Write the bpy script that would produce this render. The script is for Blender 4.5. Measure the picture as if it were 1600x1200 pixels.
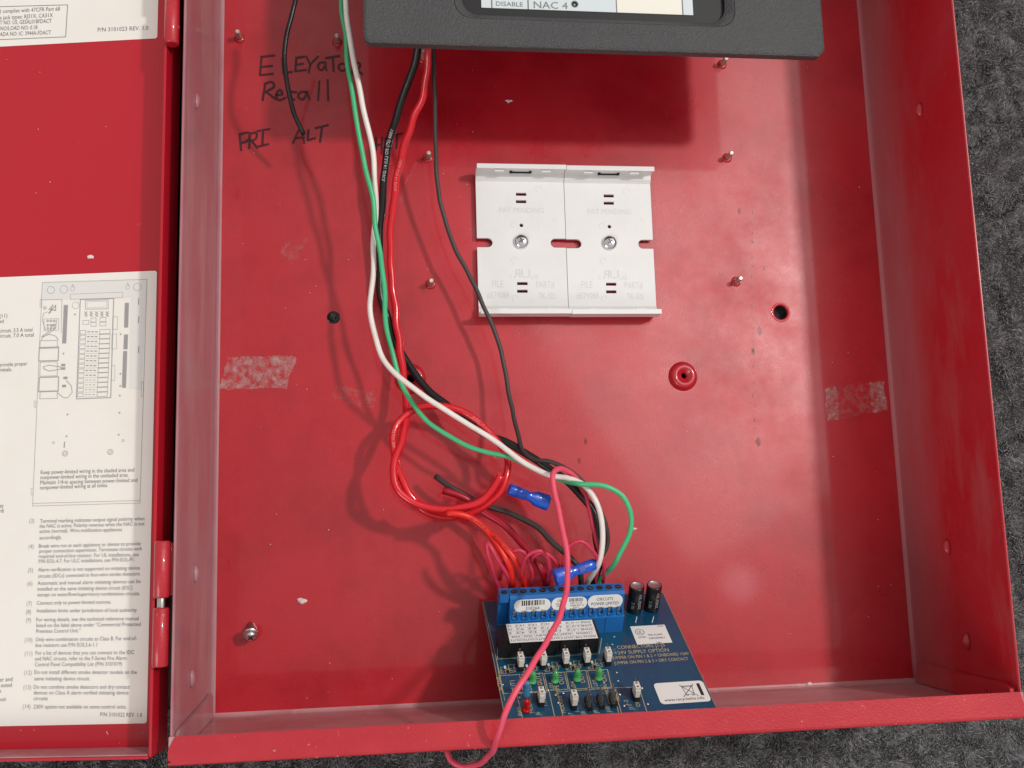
import bpy, bmesh, math, random
import numpy as np
from mathutils import Vector, Matrix
from mathutils.geometry import tessellate_polygon
random.seed(7); rng = np.random.default_rng(11)
S = bpy.context.scene
for o in list(bpy.data.objects): bpy.data.objects.remove(o)

# ------------------------------------------------------------------ camera
CAM = np.array([0.0909026, 0.0909637, 0.5499598]); FPX = 1568.99
def rot(a, b, c):
    Rx = np.array([[1,0,0],[0,math.cos(a),-math.sin(a)],[0,math.sin(a),math.cos(a)]])
    Ry = np.array([[math.cos(b),0,math.sin(b)],[0,1,0],[-math.sin(b),0,math.cos(b)]])
    Rz = np.array([[math.cos(c),-math.sin(c),0],[math.sin(c),math.cos(c),0],[0,0,1]])
    return Rz @ Ry @ Rx
CR = rot(0.147636704, -0.122107076, -0.0291283484)
cd = bpy.data.cameras.new('camera'); cam = bpy.data.objects.new('camera', cd); S.collection.objects.link(cam)
M = Matrix([list(CR[i]) + [CAM[i]] for i in range(3)] + [[0,0,0,1]])
cam.matrix_world = M
cd.sensor_fit = 'HORIZONTAL'; cd.sensor_width = 36; cd.lens = 36*FPX/1600; cd.clip_start = 0.01; cd.clip_end = 60
S.camera = cam

# ------------------------------------------------------------------ room light
w = bpy.data.worlds.new('World'); S.world = w; w.use_nodes = True
bg = w.node_tree.nodes['Background']; bg.inputs[0].default_value = (1.0, 0.965, 0.94, 1); bg.inputs[1].default_value = 0.47
def area(name, loc, target, size, power, col=(1,1,1), sy=None):
    l = bpy.data.lights.new(name, 'AREA'); l.energy = power; l.color = col; l.size = size; l.shape = 'DISK'
    if sy: l.shape = 'RECTANGLE'; l.size_y = sy
    o = bpy.data.objects.new(name, l); S.collection.objects.link(o)
    o.location = loc; o.rotation_euler = (Vector(target)-Vector(loc)).to_track_quat('-Z','Y').to_euler()
    return o
area('ceiling_lamp', (1.62, 0.78, 2.35), (0.2, 0.2, 0), 0.15, 34, (1, .965, .93), .15)
area('ceiling_lamp', (1.15, -0.09, 2.45), (0.2, 0.2, 0), 0.11, 0.085, (1, .86, .97))
area('ceiling_panel', (1.5, 1.0, 2.6), (0.2, 0.2, 0), 1.5, 14, (1, .97, .95), 1.9)
area('fill_light', (-1.25, -1.35, 1.5), (0.2, 0.2, 0), 0.9, 13, (1, .97, .95), .9)  # unseen soft fill, added to brighten under the bezel and the right wall
vs = S.view_settings; vs.view_transform = 'Standard'; vs.look = 'None'; vs.exposure = 0.13; vs.gamma = 1; vs.use_curve_mapping = False
S.render.engine = 'CYCLES'

# ------------------------------------------------------------------ materials
MATS = {}
def mat(name, col, rough=.5, metal=0, spec=.5, coat=0, coat_r=.05, trans=0, ior=1.45, noise=None, bump=None, emis=None, alpha=1, island=None, rn=None, settle=None):
    if name in MATS: return MATS[name]
    m = bpy.data.materials.new(name); m.use_nodes = True; nt = m.node_tree; b = nt.nodes['Principled BSDF']
    b.inputs['Base Color'].default_value = (*col, 1); b.inputs['Roughness'].default_value = rough
    b.inputs['Metallic'].default_value = metal; b.inputs['Specular IOR Level'].default_value = spec
    b.inputs['Coat Weight'].default_value = coat; b.inputs['Coat Roughness'].default_value = coat_r
    b.inputs['Transmission Weight'].default_value = trans; b.inputs['IOR'].default_value = ior
    L = nt.links.new; tc = nt.nodes.new('ShaderNodeTexCoord')
    def nz(scale, detail=4, rough_=.6, stretch=None):
        n = nt.nodes.new('ShaderNodeTexNoise'); n.inputs['Scale'].default_value = scale; n.inputs['Detail'].default_value = detail
        n.inputs['Roughness'].default_value = rough_
        if stretch:
            mp = nt.nodes.new('ShaderNodeMapping'); mp.inputs['Scale'].default_value = stretch
            L(tc.outputs['Object'], mp.inputs[0]); L(mp.outputs[0], n.inputs['Vector'])
        else: L(tc.outputs['Object'], n.inputs['Vector'])
        return n
    src = None
    if noise:      # list of (colour, scale, lo, hi, amount[, stretch])
        for it in noise:
            c2, sc, lo, hi, am = it[:5]; st = it[5] if len(it) > 5 else None
            n = nz(sc, 6, .65, st); r = nt.nodes.new('ShaderNodeMapRange'); r.inputs[1].default_value = lo; r.inputs[2].default_value = hi; r.inputs[4].default_value = am
            L(n.outputs[0], r.inputs[0])
            mx = nt.nodes.new('ShaderNodeMix'); mx.data_type = 'RGBA'; L(r.outputs[0], mx.inputs[0])
            if src is None: mx.inputs[6].default_value = (*col, 1)
            else: L(src, mx.inputs[6])
            mx.inputs[7].default_value = (*c2, 1); src = mx.outputs[2]
    if settle:     # (colour, z where it ends, amount): dust lying along the back bend
        sp_ = nt.nodes.new('ShaderNodeSeparateXYZ'); L(tc.outputs['Object'], sp_.inputs[0]); n = nz(22, 6, .65, (1,.3,1)); ma = nt.nodes.new('ShaderNodeMath'); ma.operation = 'MULTIPLY_ADD'; ma.inputs[1].default_value = .07
        L(n.outputs[0], ma.inputs[0]); L(sp_.outputs[2], ma.inputs[2])
        r = nt.nodes.new('ShaderNodeMapRange'); r.inputs[1].default_value = settle[1]; r.inputs[2].default_value = .028; r.inputs[4].default_value = settle[2]; L(ma.outputs[0], r.inputs[0])
        mx = nt.nodes.new('ShaderNodeMix'); mx.data_type = 'RGBA'; L(r.outputs[0], mx.inputs[0])
        if src is None: mx.inputs[6].default_value = (*col, 1)
        else: L(src, mx.inputs[6])
        mx.inputs[7].default_value = (*settle[0], 1); src = mx.outputs[2]
    if island:
        g = nt.nodes.new('ShaderNodeNewGeometry'); mx = nt.nodes.new('ShaderNodeMix'); mx.data_type = 'RGBA'
        pw = nt.nodes.new('ShaderNodeMath'); pw.operation = 'POWER'; pw.inputs[1].default_value = 3.0; L(g.outputs['Random Per Island'], pw.inputs[0]); L(pw.outputs[0], mx.inputs[0])
        if src is None: mx.inputs[6].default_value = (*col, 1)
        else: L(src, mx.inputs[6])
        mx.inputs[7].default_value = (*island, 1); src = mx.outputs[2]
    if rn:         # smudges: roughness varies slowly over the surface
        n = nz(rn[0], 8, .7); r = nt.nodes.new('ShaderNodeMapRange'); r.inputs[1].default_value = .35; r.inputs[2].default_value = .65; r.inputs[3].default_value = rn[1]; r.inputs[4].default_value = rn[2]
        L(n.outputs[0], r.inputs[0]); L(r.outputs[0], b.inputs['Roughness'])
        r2 = nt.nodes.new('ShaderNodeMapRange'); r2.inputs[1].default_value = .35; r2.inputs[2].default_value = .65; r2.inputs[3].default_value = coat*1.15; r2.inputs[4].default_value = coat*.75
        L(n.outputs[0], r2.inputs[0]); L(r2.outputs[0], b.inputs['Coat Weight'])
    if src is not None: L(src, b.inputs['Base Color'])
    if bump:       # list of (scale, distance) in metres
        prev = None
        for sc, dist in bump:
            n = nz(sc, 3); bp = nt.nodes.new('ShaderNodeBump'); bp.inputs['Distance'].default_value = dist; bp.inputs['Strength'].default_value = 1
            L(n.outputs[0], bp.inputs['Height'])
            if prev: L(prev, bp.inputs['Normal'])
            prev = bp.outputs[0]
        L(prev, b.inputs['Normal'])
    MATS[name] = m; return m
RED = (0.485, 0.009, 0.019)
DUST = (0.42, 0.20, 0.20)
paint = mat('red_paint', RED, .31, coat=.6, coat_r=.075, noise=[((0.48,.022,.033), 9, .40, .68, .8), ((.31,.002,.011), 17, .46, .70, .65), (DUST, 160, .66, .78, .25)], bump=[(1500, .00010), (55, .00005)], rn=(14, .22, .46))
paint_dust2 = mat('dust_coated_red_paint', (.37,.11,.13), .5, coat=.35, coat_r=.12, noise=[((.38,.18,.20), 16, .28, .60, .85, (1,1,1)), ((.46,.30,.31), 40, .46, .70, .7, (1,.2,1)), (DUST, 300, .62, .78, .35)], bump=[(900, .00006)])
paint_dusty = mat('dusty_red_paint', (.46,.010,.020), .42, coat=.4, coat_r=.10, noise=[((.40,.08,.10), 14, .42, .75, .4, (1,1,1)), (DUST, 34, .55, .75, .35, (1,.25,1)), (DUST, 300, .62, .78, .35)], bump=[(900, .00006)], settle=((.42,.17,.185), .085, .75))
paint_edge = mat('worn_red_paint', (0.44,.010,.022), .42, coat=.5, coat_r=.08, noise=[((.55,.03,.04), 20, .45, .7, .6), ((.60,.36,.32), 230, .655, .69, .7, (1,1,1))], bump=[(1000, .0002)])
paint_door = mat('red_door_paint', (0.47,.007,.020), .34, coat=.35, coat_r=.07, noise=[((.45,.006,.018), 12, .4, .7, .6), (DUST, 170, .69, .78, .3)], bump=[(900, .00005)])
steel = mat('zinc_steel', (.62,.60,.56), .28, 1, noise=[((.42,.36,.28), 400, .5, .7, .6)])
chrome = mat('bright_screw_steel', (.80,.81,.83), .16, 1, bump=[(700, .00008)])
copper = mat('dull_stud_metal', (.70,.60,.52), .5, .7, noise=[((.45,.36,.30), 500, .4, .6, .6)])
black_hole = mat('dark_gap', (.01,.01,.01), .8)
plastic_w = mat('white_moulded_plastic', (.74,.74,.73), .40, noise=[((.68,.675,.65), 60, .45, .7, .5), ((.30,.28,.25), 420, .70, .74, .7)], bump=[(1500, .00004)])
plastic_w2 = mat('white_moulded_letter', (.62,.615,.60), .5)
bezel_m = mat('textured_grey_plastic', (.056,.056,.058), .42, noise=[((.074,.073,.073), 18, .4, .7, .6), ((.16,.155,.15), 120, .68, .78, .4)], bump=[(950, .0009)])
bezel_dark = mat('black_plastic', (.012,.012,.013), .5)
paper = mat('cream_label_paper', (.82,.79,.735), .6, noise=[((.78,.745,.68), 25, .45, .7, .6)])
paper_gap = mat('label_shade_print', (.72,.71,.68), .6)
ink = mat('grey_ink', (.19,.185,.195), .7)
ink_l = mat('light_grey_ink', (.34,.33,.335), .7)
ink_k = mat('black_ink', (.02,.02,.022), .6)
marker = mat('black_marker_ink', (.055,.007,.013), .4, noise=[((.17,.010,.018), 220, .5, .7, .6)])
panel_w = mat('pale_display_label', (.60,.66,.68), .4)
panel_c = mat('cream_card_insert', (.78,.75,.66), .5, noise=[((.68,.64,.54), 90, .5, .7, .5, (.15,1,1))])
pcb_m = mat('blue_solder_mask', (.002,.056,.125), .3, coat=.5, coat_r=.1, noise=[((.001,.080,.145), 40, .4, .65, .8)])
pcb_edge = mat('board_edge', (.28,.24,.13), .6)
silk = mat('beige_silkscreen', (.52,.41,.22), .6)
blue_p = mat('blue_terminal_plastic', (.010,.145,.44), .38, noise=[((.008,.115,.37), 150, .4, .7, .6)])
blue_c = mat('blue_crimp_plastic', (.006,.075,.52), .16, coat=.6, coat_r=.05, noise=[((.01,.13,.62), 120, .4, .7, .5)], bump=[(160, .0003)])
sticker = mat('white_sticker', (.80,.79,.76), .45)
relay_m = mat('black_relay_plastic', (.012,.012,.013), .35, noise=[((.03,.03,.03), 200, .5, .7, .5)])
jump_w = mat('white_jumper_plastic', (.74,.71,.65), .45)
led_g = mat('green_led_plastic', (.14,.70,.22), .06, trans=.5, ior=1.5)
led_r = mat('red_led_plastic', (.85,.012,.012), .10, trans=.45, ior=1.5)
varis = mat('blue_dipped_epoxy', (.05,.19,.37), .3)
cap_top = mat('capacitor_vent_metal', (.50,.42,.42), .35, .8)
cap_b = mat('capacitor_sleeve', (.014,.012,.013), .22)
def wire_m(n, c, r=.38, **k): return mat(n, c, r, noise=[((c[0]*.8, c[1]*.8, c[2]*.8), 120, .4, .7, .6)], **k)
w_black = wire_m('black_wire', (.012,.011,.012), .30, bump=[(500,.0001)])
w_grey = wire_m('grey_brown_wire', (.050,.040,.038), .45)
w_white = wire_m('white_wire', (.80,.74,.69), .35)
w_green = wire_m('green_wire', (.06,.48,.21), .35)
w_red = wire_m('red_wire', (.66,.010,.020), .22, coat=.4, coat_r=.1)
w_red2 = wire_m('maroon_wire', (.40,.008,.028), .32)
w_pink = wire_m('pink_red_wire', (.80,.085,.15), .40)
w_pink2 = wire_m('crimson_pink_wire', (.60,.035,.085), .40)
w_orange = wire_m('orange_red_wire', (.74,.020,.012), .35)
carpet_b = mat('carpet_backing', (.022,.021,.021), .95, noise=[((.05,.048,.046), 500, .4, .7, .9)])
pile_m = mat('charcoal_carpet_fibre', (.060,.061,.065), .8, spec=.2, noise=[((.19,.188,.19), 110, .38, .66, .9)], island=(.62,.62,.63))
def decal(name, col, scale, lo, hi, amount, rough=.7):
    m = bpy.data.materials.new(name); m.use_nodes = True; nt = m.node_tree; L = nt.links.new
    b = nt.nodes['Principled BSDF']; b.inputs['Base Color'].default_value = (*col,1); b.inputs['Roughness'].default_value = rough
    tc = nt.nodes.new('ShaderNodeTexCoord'); n = nt.nodes.new('ShaderNodeTexNoise'); n.inputs['Scale'].default_value = scale; n.inputs['Detail'].default_value = 8; n.inputs['Roughness'].default_value = .75
    L(tc.outputs['Object'], n.inputs['Vector'])
    r = nt.nodes.new('ShaderNodeMapRange'); r.inputs[1].default_value = lo; r.inputs[2].default_value = hi; r.inputs[4].default_value = amount
    L(n.outputs[0], r.inputs[0]); L(r.outputs[0], b.inputs['Alpha']); return m
residue = decal('tape_residue_glue', (.62,.40,.38), 240, .40, .68, .8)
residue2 = decal('thin_tape_residue_glue', (.55,.30,.29), 240, .45, .75, .5)
drip = decal('dried_drip_mark', (.17,.01,.015), 500, .3, .6, .6, .3)

# ------------------------------------------------------------------ frames and rays
class Frame:
    def __init__(s, O, X, Y, Z): s.O, s.X, s.Y, s.Z = [np.array(v, float) for v in (O, X, Y, Z)]
    def p(s, a, b, c=0): return s.O + s.X*a + s.Y*b + s.Z*c
    def hit(s, px, py, c=0):
        d = CR @ np.array([(px-800)/FPX, -(py-600)/FPX, -1.0]); P = s.O + s.Z*c
        t = ((P-CAM) @ s.Z)/(d @ s.Z); q = CAM + t*d - s.O
        return q @ s.X, q @ s.Y
    def at(s, px, py, c=0): a, b = s.hit(px, py, c); return s.p(a, b, c)
BACK = Frame((0,0,0), (1,0,0), (0,1,0), (0,0,1))
W, H, TOP = 0.385, 0.0943, 0.66
WALLR = Frame((W,0,0), (0,1,0), (0,0,1), (-1,0,0)); WALLL = Frame((0,0,0), (0,1,0), (0,0,1), (1,0,0))
ph = math.radians(10)
DOOR = Frame((-.010, 0, .075), (math.cos(ph),0,math.sin(ph)), (0,1,0), (-math.sin(ph),0,math.cos(ph)))
BR_ = rot(-0.98675574, 0.03095423, 0.00889105)
PCB = Frame((0.1401741, 0.05387408, 0.00823388), BR_[:,0], -BR_[:,1], BR_[:,2])
def P(px, py, z=0): return BACK.at(px, py, z)

# ------------------------------------------------------------------ mesh building
C = S.collection; WLOC = {}
class MB:
    lay = 0
    def __init__(s): s.v = []; s.f = []; s.m = []; s.s = []
    def add(s, vs, fs, m=0, sm=False):
        o = len(s.v); s.v += [tuple(map(float, v)) for v in vs]
        for f in fs: s.f.append(tuple(i+o for i in f)); s.m.append(m); s.s.append(sm)
    def box(s, F, a0, a1, b0, b1, c0, c1, m=0, ch=0):
        if ch:
            s.prism([F.p(a0+ch,b0),F.p(a1-ch,b0),F.p(a1,b0+ch),F.p(a1,b1-ch),F.p(a1-ch,b1),F.p(a0+ch,b1),F.p(a0,b1-ch),F.p(a0,b0+ch)], F.Z*c0, F.Z*c1, m); return
        v = [F.p(a,b,c) for c in (c0,c1) for b in (b0,b1) for a in (a0,a1)]
        s.add(v, [(0,2,3,1),(4,5,7,6),(0,1,5,4),(1,3,7,5),(3,2,6,7),(2,0,4,6)], m)
    def prism(s, pts, e0, e1, m=0, sm=False):
        n = len(pts); v = [np.array(q)+e0 for q in pts] + [np.array(q)+e1 for q in pts]
        s.add(v, [tuple(range(n-1,-1,-1)), tuple(range(n,2*n))], m)
        s.add(v, [(i,(i+1)%n,n+(i+1)%n,n+i) for i in range(n)], m, sm)
    def plate(s, F, outline, holes, c0, c1, m=0, mh=None):
        loops = [outline]+holes
        tri = tessellate_polygon([[Vector((q[0],q[1],0)) for q in l] for l in loops])
        flat = [q for l in loops for q in l]; n = len(flat)
        v = [F.p(q[0],q[1],c1) for q in flat] + [F.p(q[0],q[1],c0) for q in flat]
        fs = []
        for t in tri:
            a,b,c = [flat[i] for i in t]
            if (b[0]-a[0])*(c[1]-a[1])-(b[1]-a[1])*(c[0]-a[0]) < 0: t = t[::-1]
            fs.append(tuple(t)); fs.append(tuple(i+n for i in t[::-1]))
        s.add(v, fs, m); o = 0
        for k, l in enumerate(loops):
            L_ = len(l); s.add(v, [(o+i, o+(i+1)%L_, n+o+(i+1)%L_, n+o+i) for i in range(L_)], m if (k == 0 or mh is None) else mh); o += L_
    def tube(s, path, r, seg=10, m=0, cap=True, mcap=None):
        path = [np.array(q, float) for q in path]; n = len(path); rs = r if hasattr(r,'__len__') else [r]*n
        t = [path[min(i+1,n-1)]-path[max(i-1,0)] for i in range(n)]; t = [q/(np.linalg.norm(q)+1e-12) for q in t]
        ref = np.array([0,0,1.]) if abs(t[0][2]) < .9 else np.array([0,1.,0]); x = np.cross(t[0], ref); x /= np.linalg.norm(x)
        v = []
        for i in range(n):
            x = x - t[i]*(x@t[i]); x /= np.linalg.norm(x); y = np.cross(t[i], x)
            for k in range(seg):
                a = 2*math.pi*k/seg; v.append(path[i]+rs[i]*(math.cos(a)*x+math.sin(a)*y))
        s.add(v, [(i*seg+k, i*seg+(k+1)%seg, (i+1)*seg+(k+1)%seg, (i+1)*seg+k) for i in range(n-1) for k in range(seg)], m, True)
        if cap: s.add(v, [tuple(range(seg-1,-1,-1)), tuple((n-1)*seg+k for k in range(seg))], m if mcap is None else mcap)
    def lathe(s, O, ax, prof, seg=20, m=0, sm=True, flat=1.0, mats=None):
        ax = np.array(ax,float); ax /= np.linalg.norm(ax); ref = np.array([1.,0,0]) if abs(ax[0]) < .9 else np.array([0,1.,0])
        x = ref-ax*(ref@ax); x /= np.linalg.norm(x); y = np.cross(ax, x); v = []
        for r, h in prof:
            for k in range(seg):
                a = 2*math.pi*k/seg; v.append(np.array(O)+ax*h+r*(math.cos(a)*x+flat*math.sin(a)*y))
        for i in range(len(prof)-1):
            s.add(v[i*seg:(i+2)*seg], [(k, (k+1)%seg, seg+(k+1)%seg, seg+k) for k in range(seg)], mats[i] if mats else m, sm)
        if prof[-1][0] > 1e-6: s.add(v[-seg:], [tuple(range(seg))], mats[-1] if mats else m)
        if prof[0][0] > 1e-6: s.add(v[:seg], [tuple(range(seg-1,-1,-1))], mats[0] if mats else m)
    def line(s, F, pts, wd, c, m=0, closed=False):      # flat printed line in a frame's plane
        MB.lay = (MB.lay+1) % 40; c = c+MB.lay*1.5e-6/np.linalg.norm(F.Z)
        pts = [np.array(q, float) for q in pts]; pts = [q for i, q in enumerate(pts) if i == 0 or np.linalg.norm(q-pts[i-1]) > 1e-9]; n = len(pts)
        if n < 2: return
        L_, R_ = [], []; h = wd/2
        for i in range(n):
            a = pts[i-1] if (i > 0 or closed) else None; b = pts[(i+1) % n] if (i < n-1 or closed) else None
            d0 = (pts[i]-a) if a is not None else (b-pts[i]); d1 = (b-pts[i]) if b is not None else d0
            d0 = d0/np.linalg.norm(d0); d1 = d1/np.linalg.norm(d1); n0 = np.array([-d0[1], d0[0]]); n1 = np.array([-d1[1], d1[0]]); mt = n0+n1; lm = np.linalg.norm(mt)
            mt = n0 if lm < .3 else mt/lm; k_ = min(1/max(mt @ n0, .4), 2.5); e = 0
            if a is None: e = -d1*h*.6
            if b is None: e = d0*h*.6
            L_.append(pts[i]+mt*h*k_+e); R_.append(pts[i]-mt*h*k_+e)
        s.add([F.p(q[0],q[1],c) for q in L_+R_], [(i, (i+1) % n, n+(i+1) % n, n+i) for i in range(n if closed else n-1)], m)
    def poly(s, F, pts, c, m=0): s.add([F.p(q[0],q[1],c) for q in pts], [tuple(range(len(pts)))], m)
    def text(s, F, body, a, b, dirx, diry, cap, c, m=0, width=None, align='L'):
        tv, tf, tw, th_ = glyphs(body); sy = cap/CAPH; sx = sy if width is None else width/tw
        off = 0 if align == 'L' else -tw*sx/2
        dx, dy = np.array(dirx, float), np.array(diry, float); o = np.array([a,b], float)
        q = [o+dx*(x*sx+off)+dy*(y*sy) for x, y in tv]
        s.add([F.p(k[0],k[1],c) for k in q], tf, m)
    def build(s, name, mats, parent=None, loc=None, kind=None, label=None):
        if loc is None: loc = WLOC[parent.name] if parent else np.mean(np.array(s.v), axis=0)
        loc = np.array(loc, float); me = bpy.data.meshes.new(name)
        me.from_pydata([tuple(np.array(v)-loc) for v in s.v], [], s.f)
        for k in (mats if isinstance(mats, (list,tuple)) else [mats]): me.materials.append(k)
        me.polygons.foreach_set('material_index', s.m); me.polygons.foreach_set('use_smooth', s.s); me.update()
        bm = bmesh.new(); bm.from_mesh(me); bmesh.ops.remove_doubles(bm, verts=bm.verts, dist=1e-7); bmesh.ops.recalc_face_normals(bm, faces=bm.faces); bm.to_mesh(me); bm.free()
        o = bpy.data.objects.new(name, me); C.objects.link(o)
        if parent: o.parent = parent; o.location = loc-WLOC[parent.name]
        else: o.location = loc
        WLOC[o.name] = loc
        if kind: o['kind'] = kind
        if label: o['label'] = label
        return o
_g = {}; CAPH = 0.7
def glyphs(body):
    if body in _g: return _g[body]
    cu = bpy.data.curves.new('t', 'FONT'); cu.body = body; cu.size = 1; cu.resolution_u = 2; cu.fill_mode = 'FRONT'
    o = bpy.data.objects.new('t', cu); C.objects.link(o)
    dg = bpy.context.evaluated_depsgraph_get(); me = o.evaluated_get(dg).to_mesh()
    v = [(q.co.x, q.co.y) for q in me.vertices]; f = [tuple(k.vertices) for k in me.polygons]
    o.evaluated_get(dg).to_mesh_clear(); bpy.data.objects.remove(o); bpy.data.curves.remove(cu)
    x0 = min(q[0] for q in v); v = [(q[0]-x0, q[1]) for q in v]
    _g[body] = (v, f, max(q[0] for q in v), 1); return _g[body]
def thing(name, label, cat, loc, group=None):
    o = bpy.data.objects.new(name, None); o.empty_display_size = .01; C.objects.link(o); o.location = loc; WLOC[o.name] = np.array(loc, float)
    tag(o, label, cat, group); return o
def tag(o, label, cat, group=None):
    o['label'] = label; o['category'] = cat
    if group: o['group'] = group
    return o
def circ(x, y, r, n=24): return [(x+r*math.cos(2*math.pi*i/n), y+r*math.sin(2*math.pi*i/n)) for i in range(n)]
def rrect(x0, x1, y0, y1, r, n=5):
    o = []
    for cx, cy, a0 in ((x1-r,y1-r,0),(x0+r,y1-r,90),(x0+r,y0+r,180),(x1-r,y0+r,270)):
        for i in range(n+1):
            a = math.radians(a0+90*i/n); o.append((cx+r*math.cos(a), cy+r*math.sin(a)))
    return o
def spline(pts, step=.0025):
    p = [np.array(q, float) for q in pts]; p = [2*p[0]-p[1]]+p+[2*p[-1]-p[-2]]; out = []
    for i in range(1, len(p)-2):
        a,b,c,d = p[i-1:i+3]; k = max(2, int(np.linalg.norm(c-b)/step))
        # centripetal Catmull-Rom
        t0=0; t1=t0+max(np.linalg.norm(b-a)**.5,1e-5); t2=t1+max(np.linalg.norm(c-b)**.5,1e-5); t3=t2+max(np.linalg.norm(d-c)**.5,1e-5)
        for j in range(k):
            t = t1+(t2-t1)*j/k
            A1=(t1-t)/(t1-t0)*a+(t-t0)/(t1-t0)*b; A2=(t2-t)/(t2-t1)*b+(t-t1)/(t2-t1)*c; A3=(t3-t)/(t3-t2)*c+(t-t2)/(t3-t2)*d
            B1=(t2-t)/(t2-t0)*A1+(t-t0)/(t2-t0)*A2; B2=(t3-t)/(t3-t1)*A2+(t-t1)/(t3-t1)*A3
            out.append((t2-t)/(t2-t1)*B1+(t-t1)/(t2-t1)*B2)
    out.append(p[-2]); return out
def wtext(mb, path, r, body, start, cap, m, flip=False, view=(.09,.09,.55)):
    # print lettering on the camera side of a round wire
    L_ = [0]
    for a, b in zip(path, path[1:]): L_.append(L_[-1]+np.linalg.norm(b-a))
    tv, tf, tw, _ = glyphs(body); sc = cap/CAPH; L_ = np.array(L_); A_ = np.array(path); out = []
    for x, y in tv:
        s_ = start+(tw-x if flip else x)*sc; i = min(max(int(np.searchsorted(L_, s_))-1,0), len(path)-2); f = (s_-L_[i])/(L_[i+1]-L_[i])
        q = A_[i]+(A_[i+1]-A_[i])*f; t = A_[i+1]-A_[i]; t /= np.linalg.norm(t)
        nrm = np.array([0,0,1.])-t*t[2]; nrm /= np.linalg.norm(nrm); sd = np.cross(nrm, t)
        ang = ((y-.35)*sc/r)*(-1 if flip else 1); out.append(q+(r+.00008)*(math.cos(ang)*nrm+math.sin(ang)*sd))
    mb.add(out, tf, m)

# ================================================================== setting: carpet
ZC = -0.0055
mb = MB(); mb.add([(-1.6,-1.4,ZC),(1.9,-1.4,ZC),(1.9,1.6,ZC),(-1.6,1.6,ZC)], [(0,1,2,3)])
cp = mb.build('carpet', carpet_b, loc=(0,0,ZC)); cp['kind'] = 'structure'
def fibres(n, boxes):
    ar = np.array([(b[1]-b[0])*(b[3]-b[2]) for b in boxes]); pick = rng.choice(len(boxes), n, p=ar/ar.sum()); bx = np.array(boxes)[pick]
    x = bx[:,0]+rng.random(n)*(bx[:,1]-bx[:,0]); y = bx[:,2]+rng.random(n)*(bx[:,3]-bx[:,2])
    # clumps: lean follows a slow random field
    fx = np.zeros(n); fy = np.zeros(n); hh = np.zeros(n)
    for k in range(14):
        f = rng.uniform(150, 900); a = rng.uniform(0, 6.28); p1 = rng.uniform(0, 6.28, 3); q = (x*math.cos(a)+y*math.sin(a))*f
        fx += np.sin(q+p1[0]); fy += np.sin(q+p1[1]); hh += np.sin(q*.6+p1[2])
    ang = np.arctan2(fy, fx)+rng.normal(0, .8, n); ln = .0023*(1+.20*hh)*rng.uniform(.6, 1.25, n); ln = np.clip(ln, .0008, .0052)
    lean = rng.uniform(.15, .95, n); wd = rng.uniform(.00005, .00014, n)
    dx, dy = np.cos(ang), np.sin(ang); sx, sy = -dy*wd, dx*wd
    z0 = ZC
    def pt(t, sgn, taper):
        out = lean*t*t*.9+.25*lean*t; up = t*(1-.25*lean*t)
        return np.stack([x+dx*ln*out+sgn*sx*taper, y+dy*ln*out+sgn*sy*taper, z0+ln*up], 1)
    V = np.stack([pt(0,-1,1), pt(0,1,1), pt(.6,-1,.9), pt(.6,1,.9), pt(1,0,0)], 1).reshape(-1,3)
    base = np.arange(n)*5; T = np.stack([base,base+1,base+3, base,base+3,base+2, base+2,base+3,base+4],1).reshape(-1)
    me = bpy.data.meshes.new('carpet_pile'); me.vertices.add(len(V)); me.vertices.foreach_set('co', V.ravel())
    me.loops.add(len(T)); me.loops.foreach_set('vertex_index', T); me.polygons.add(len(T)//3)
    me.polygons.foreach_set('loop_start', np.arange(0,len(T),3)); me.update(); me.materials.append(pile_m)
    o = bpy.data.objects.new('carpet_pile', me); C.objects.link(o); o['kind'] = 'stuff'
    tag(o, 'short charcoal carpet pile around the red cabinet', 'carpet')
fibres(760000, [(.388,.52,-.09,.46), (-.20,.388,-.10,.004), (-.012,0,.004,.45), (.045,.075,.195,.225)])

# ================================================================== cabinet
T = .0013
cab = thing('cabinet', 'red steel alarm panel cabinet lying open on its back on the carpet', 'cabinet', (W/2, 0, 0))
hl = BACK.hit(521, 496); hr = BACK.hit(1220, 488); bs = BACK.hit(1067, 588); bs2 = BACK.hit(642, 592)
mb = MB(); mb.plate(BACK, [(-T,-T),(W+T,-T),(W+T,TOP),(-T,TOP)], [circ(*hl,.0036), circ(*hr,.0042), circ(*bs,.0085,32), circ(*bs2,.0085,32)], -.0015, 0)
back = mb.build('back_panel', paint, cab)
for q, hr_ in ((bs,.0017),(bs2,.0024)):      # pressed mounting bosses
    mb = MB(); n = 32
    prof = [(.0085,0),(.0081,.0008),(.0070,.0028),(.0060,.0034),(.0050,.0035),(.0040,.0034),(.0037,.0028),(hr_,.0027),(hr_,-.001)]
    v = []
    for r, h in prof: v += [(q[0]+r*math.cos(2*math.pi*k/n), q[1]+r*math.sin(2*math.pi*k/n), h) for k in range(n)]
    mb.add(v, [(i*n+k, i*n+(k+1)%n, (i+1)*n+(k+1)%n, (i+1)*n+k) for i in range(len(prof)-1) for k in range(n)], 0, True)
    mb.build('mounting_boss', paint, back)
mb = MB()                                       # collar round the right-hand hole
n = 32; v = []
for r, h in [(.0058,-.0001),(.0056,.0001),(.0053,.00012),(.0048,-.00005),(.0042,-.0001),(.0042,-.0015)]:
    v += [(hr[0]+r*math.cos(2*math.pi*k/n), hr[1]+r*math.sin(2*math.pi*k/n), h+.0002) for k in range(n)]
mb.add(v, [(i*n+k, i*n+(k+1)%n, (i+1)*n+(k+1)%n, (i+1)*n+k) for i in range(5) for k in range(n)], 0, True)
mb.build('hole_collar', paint, back)
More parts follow.
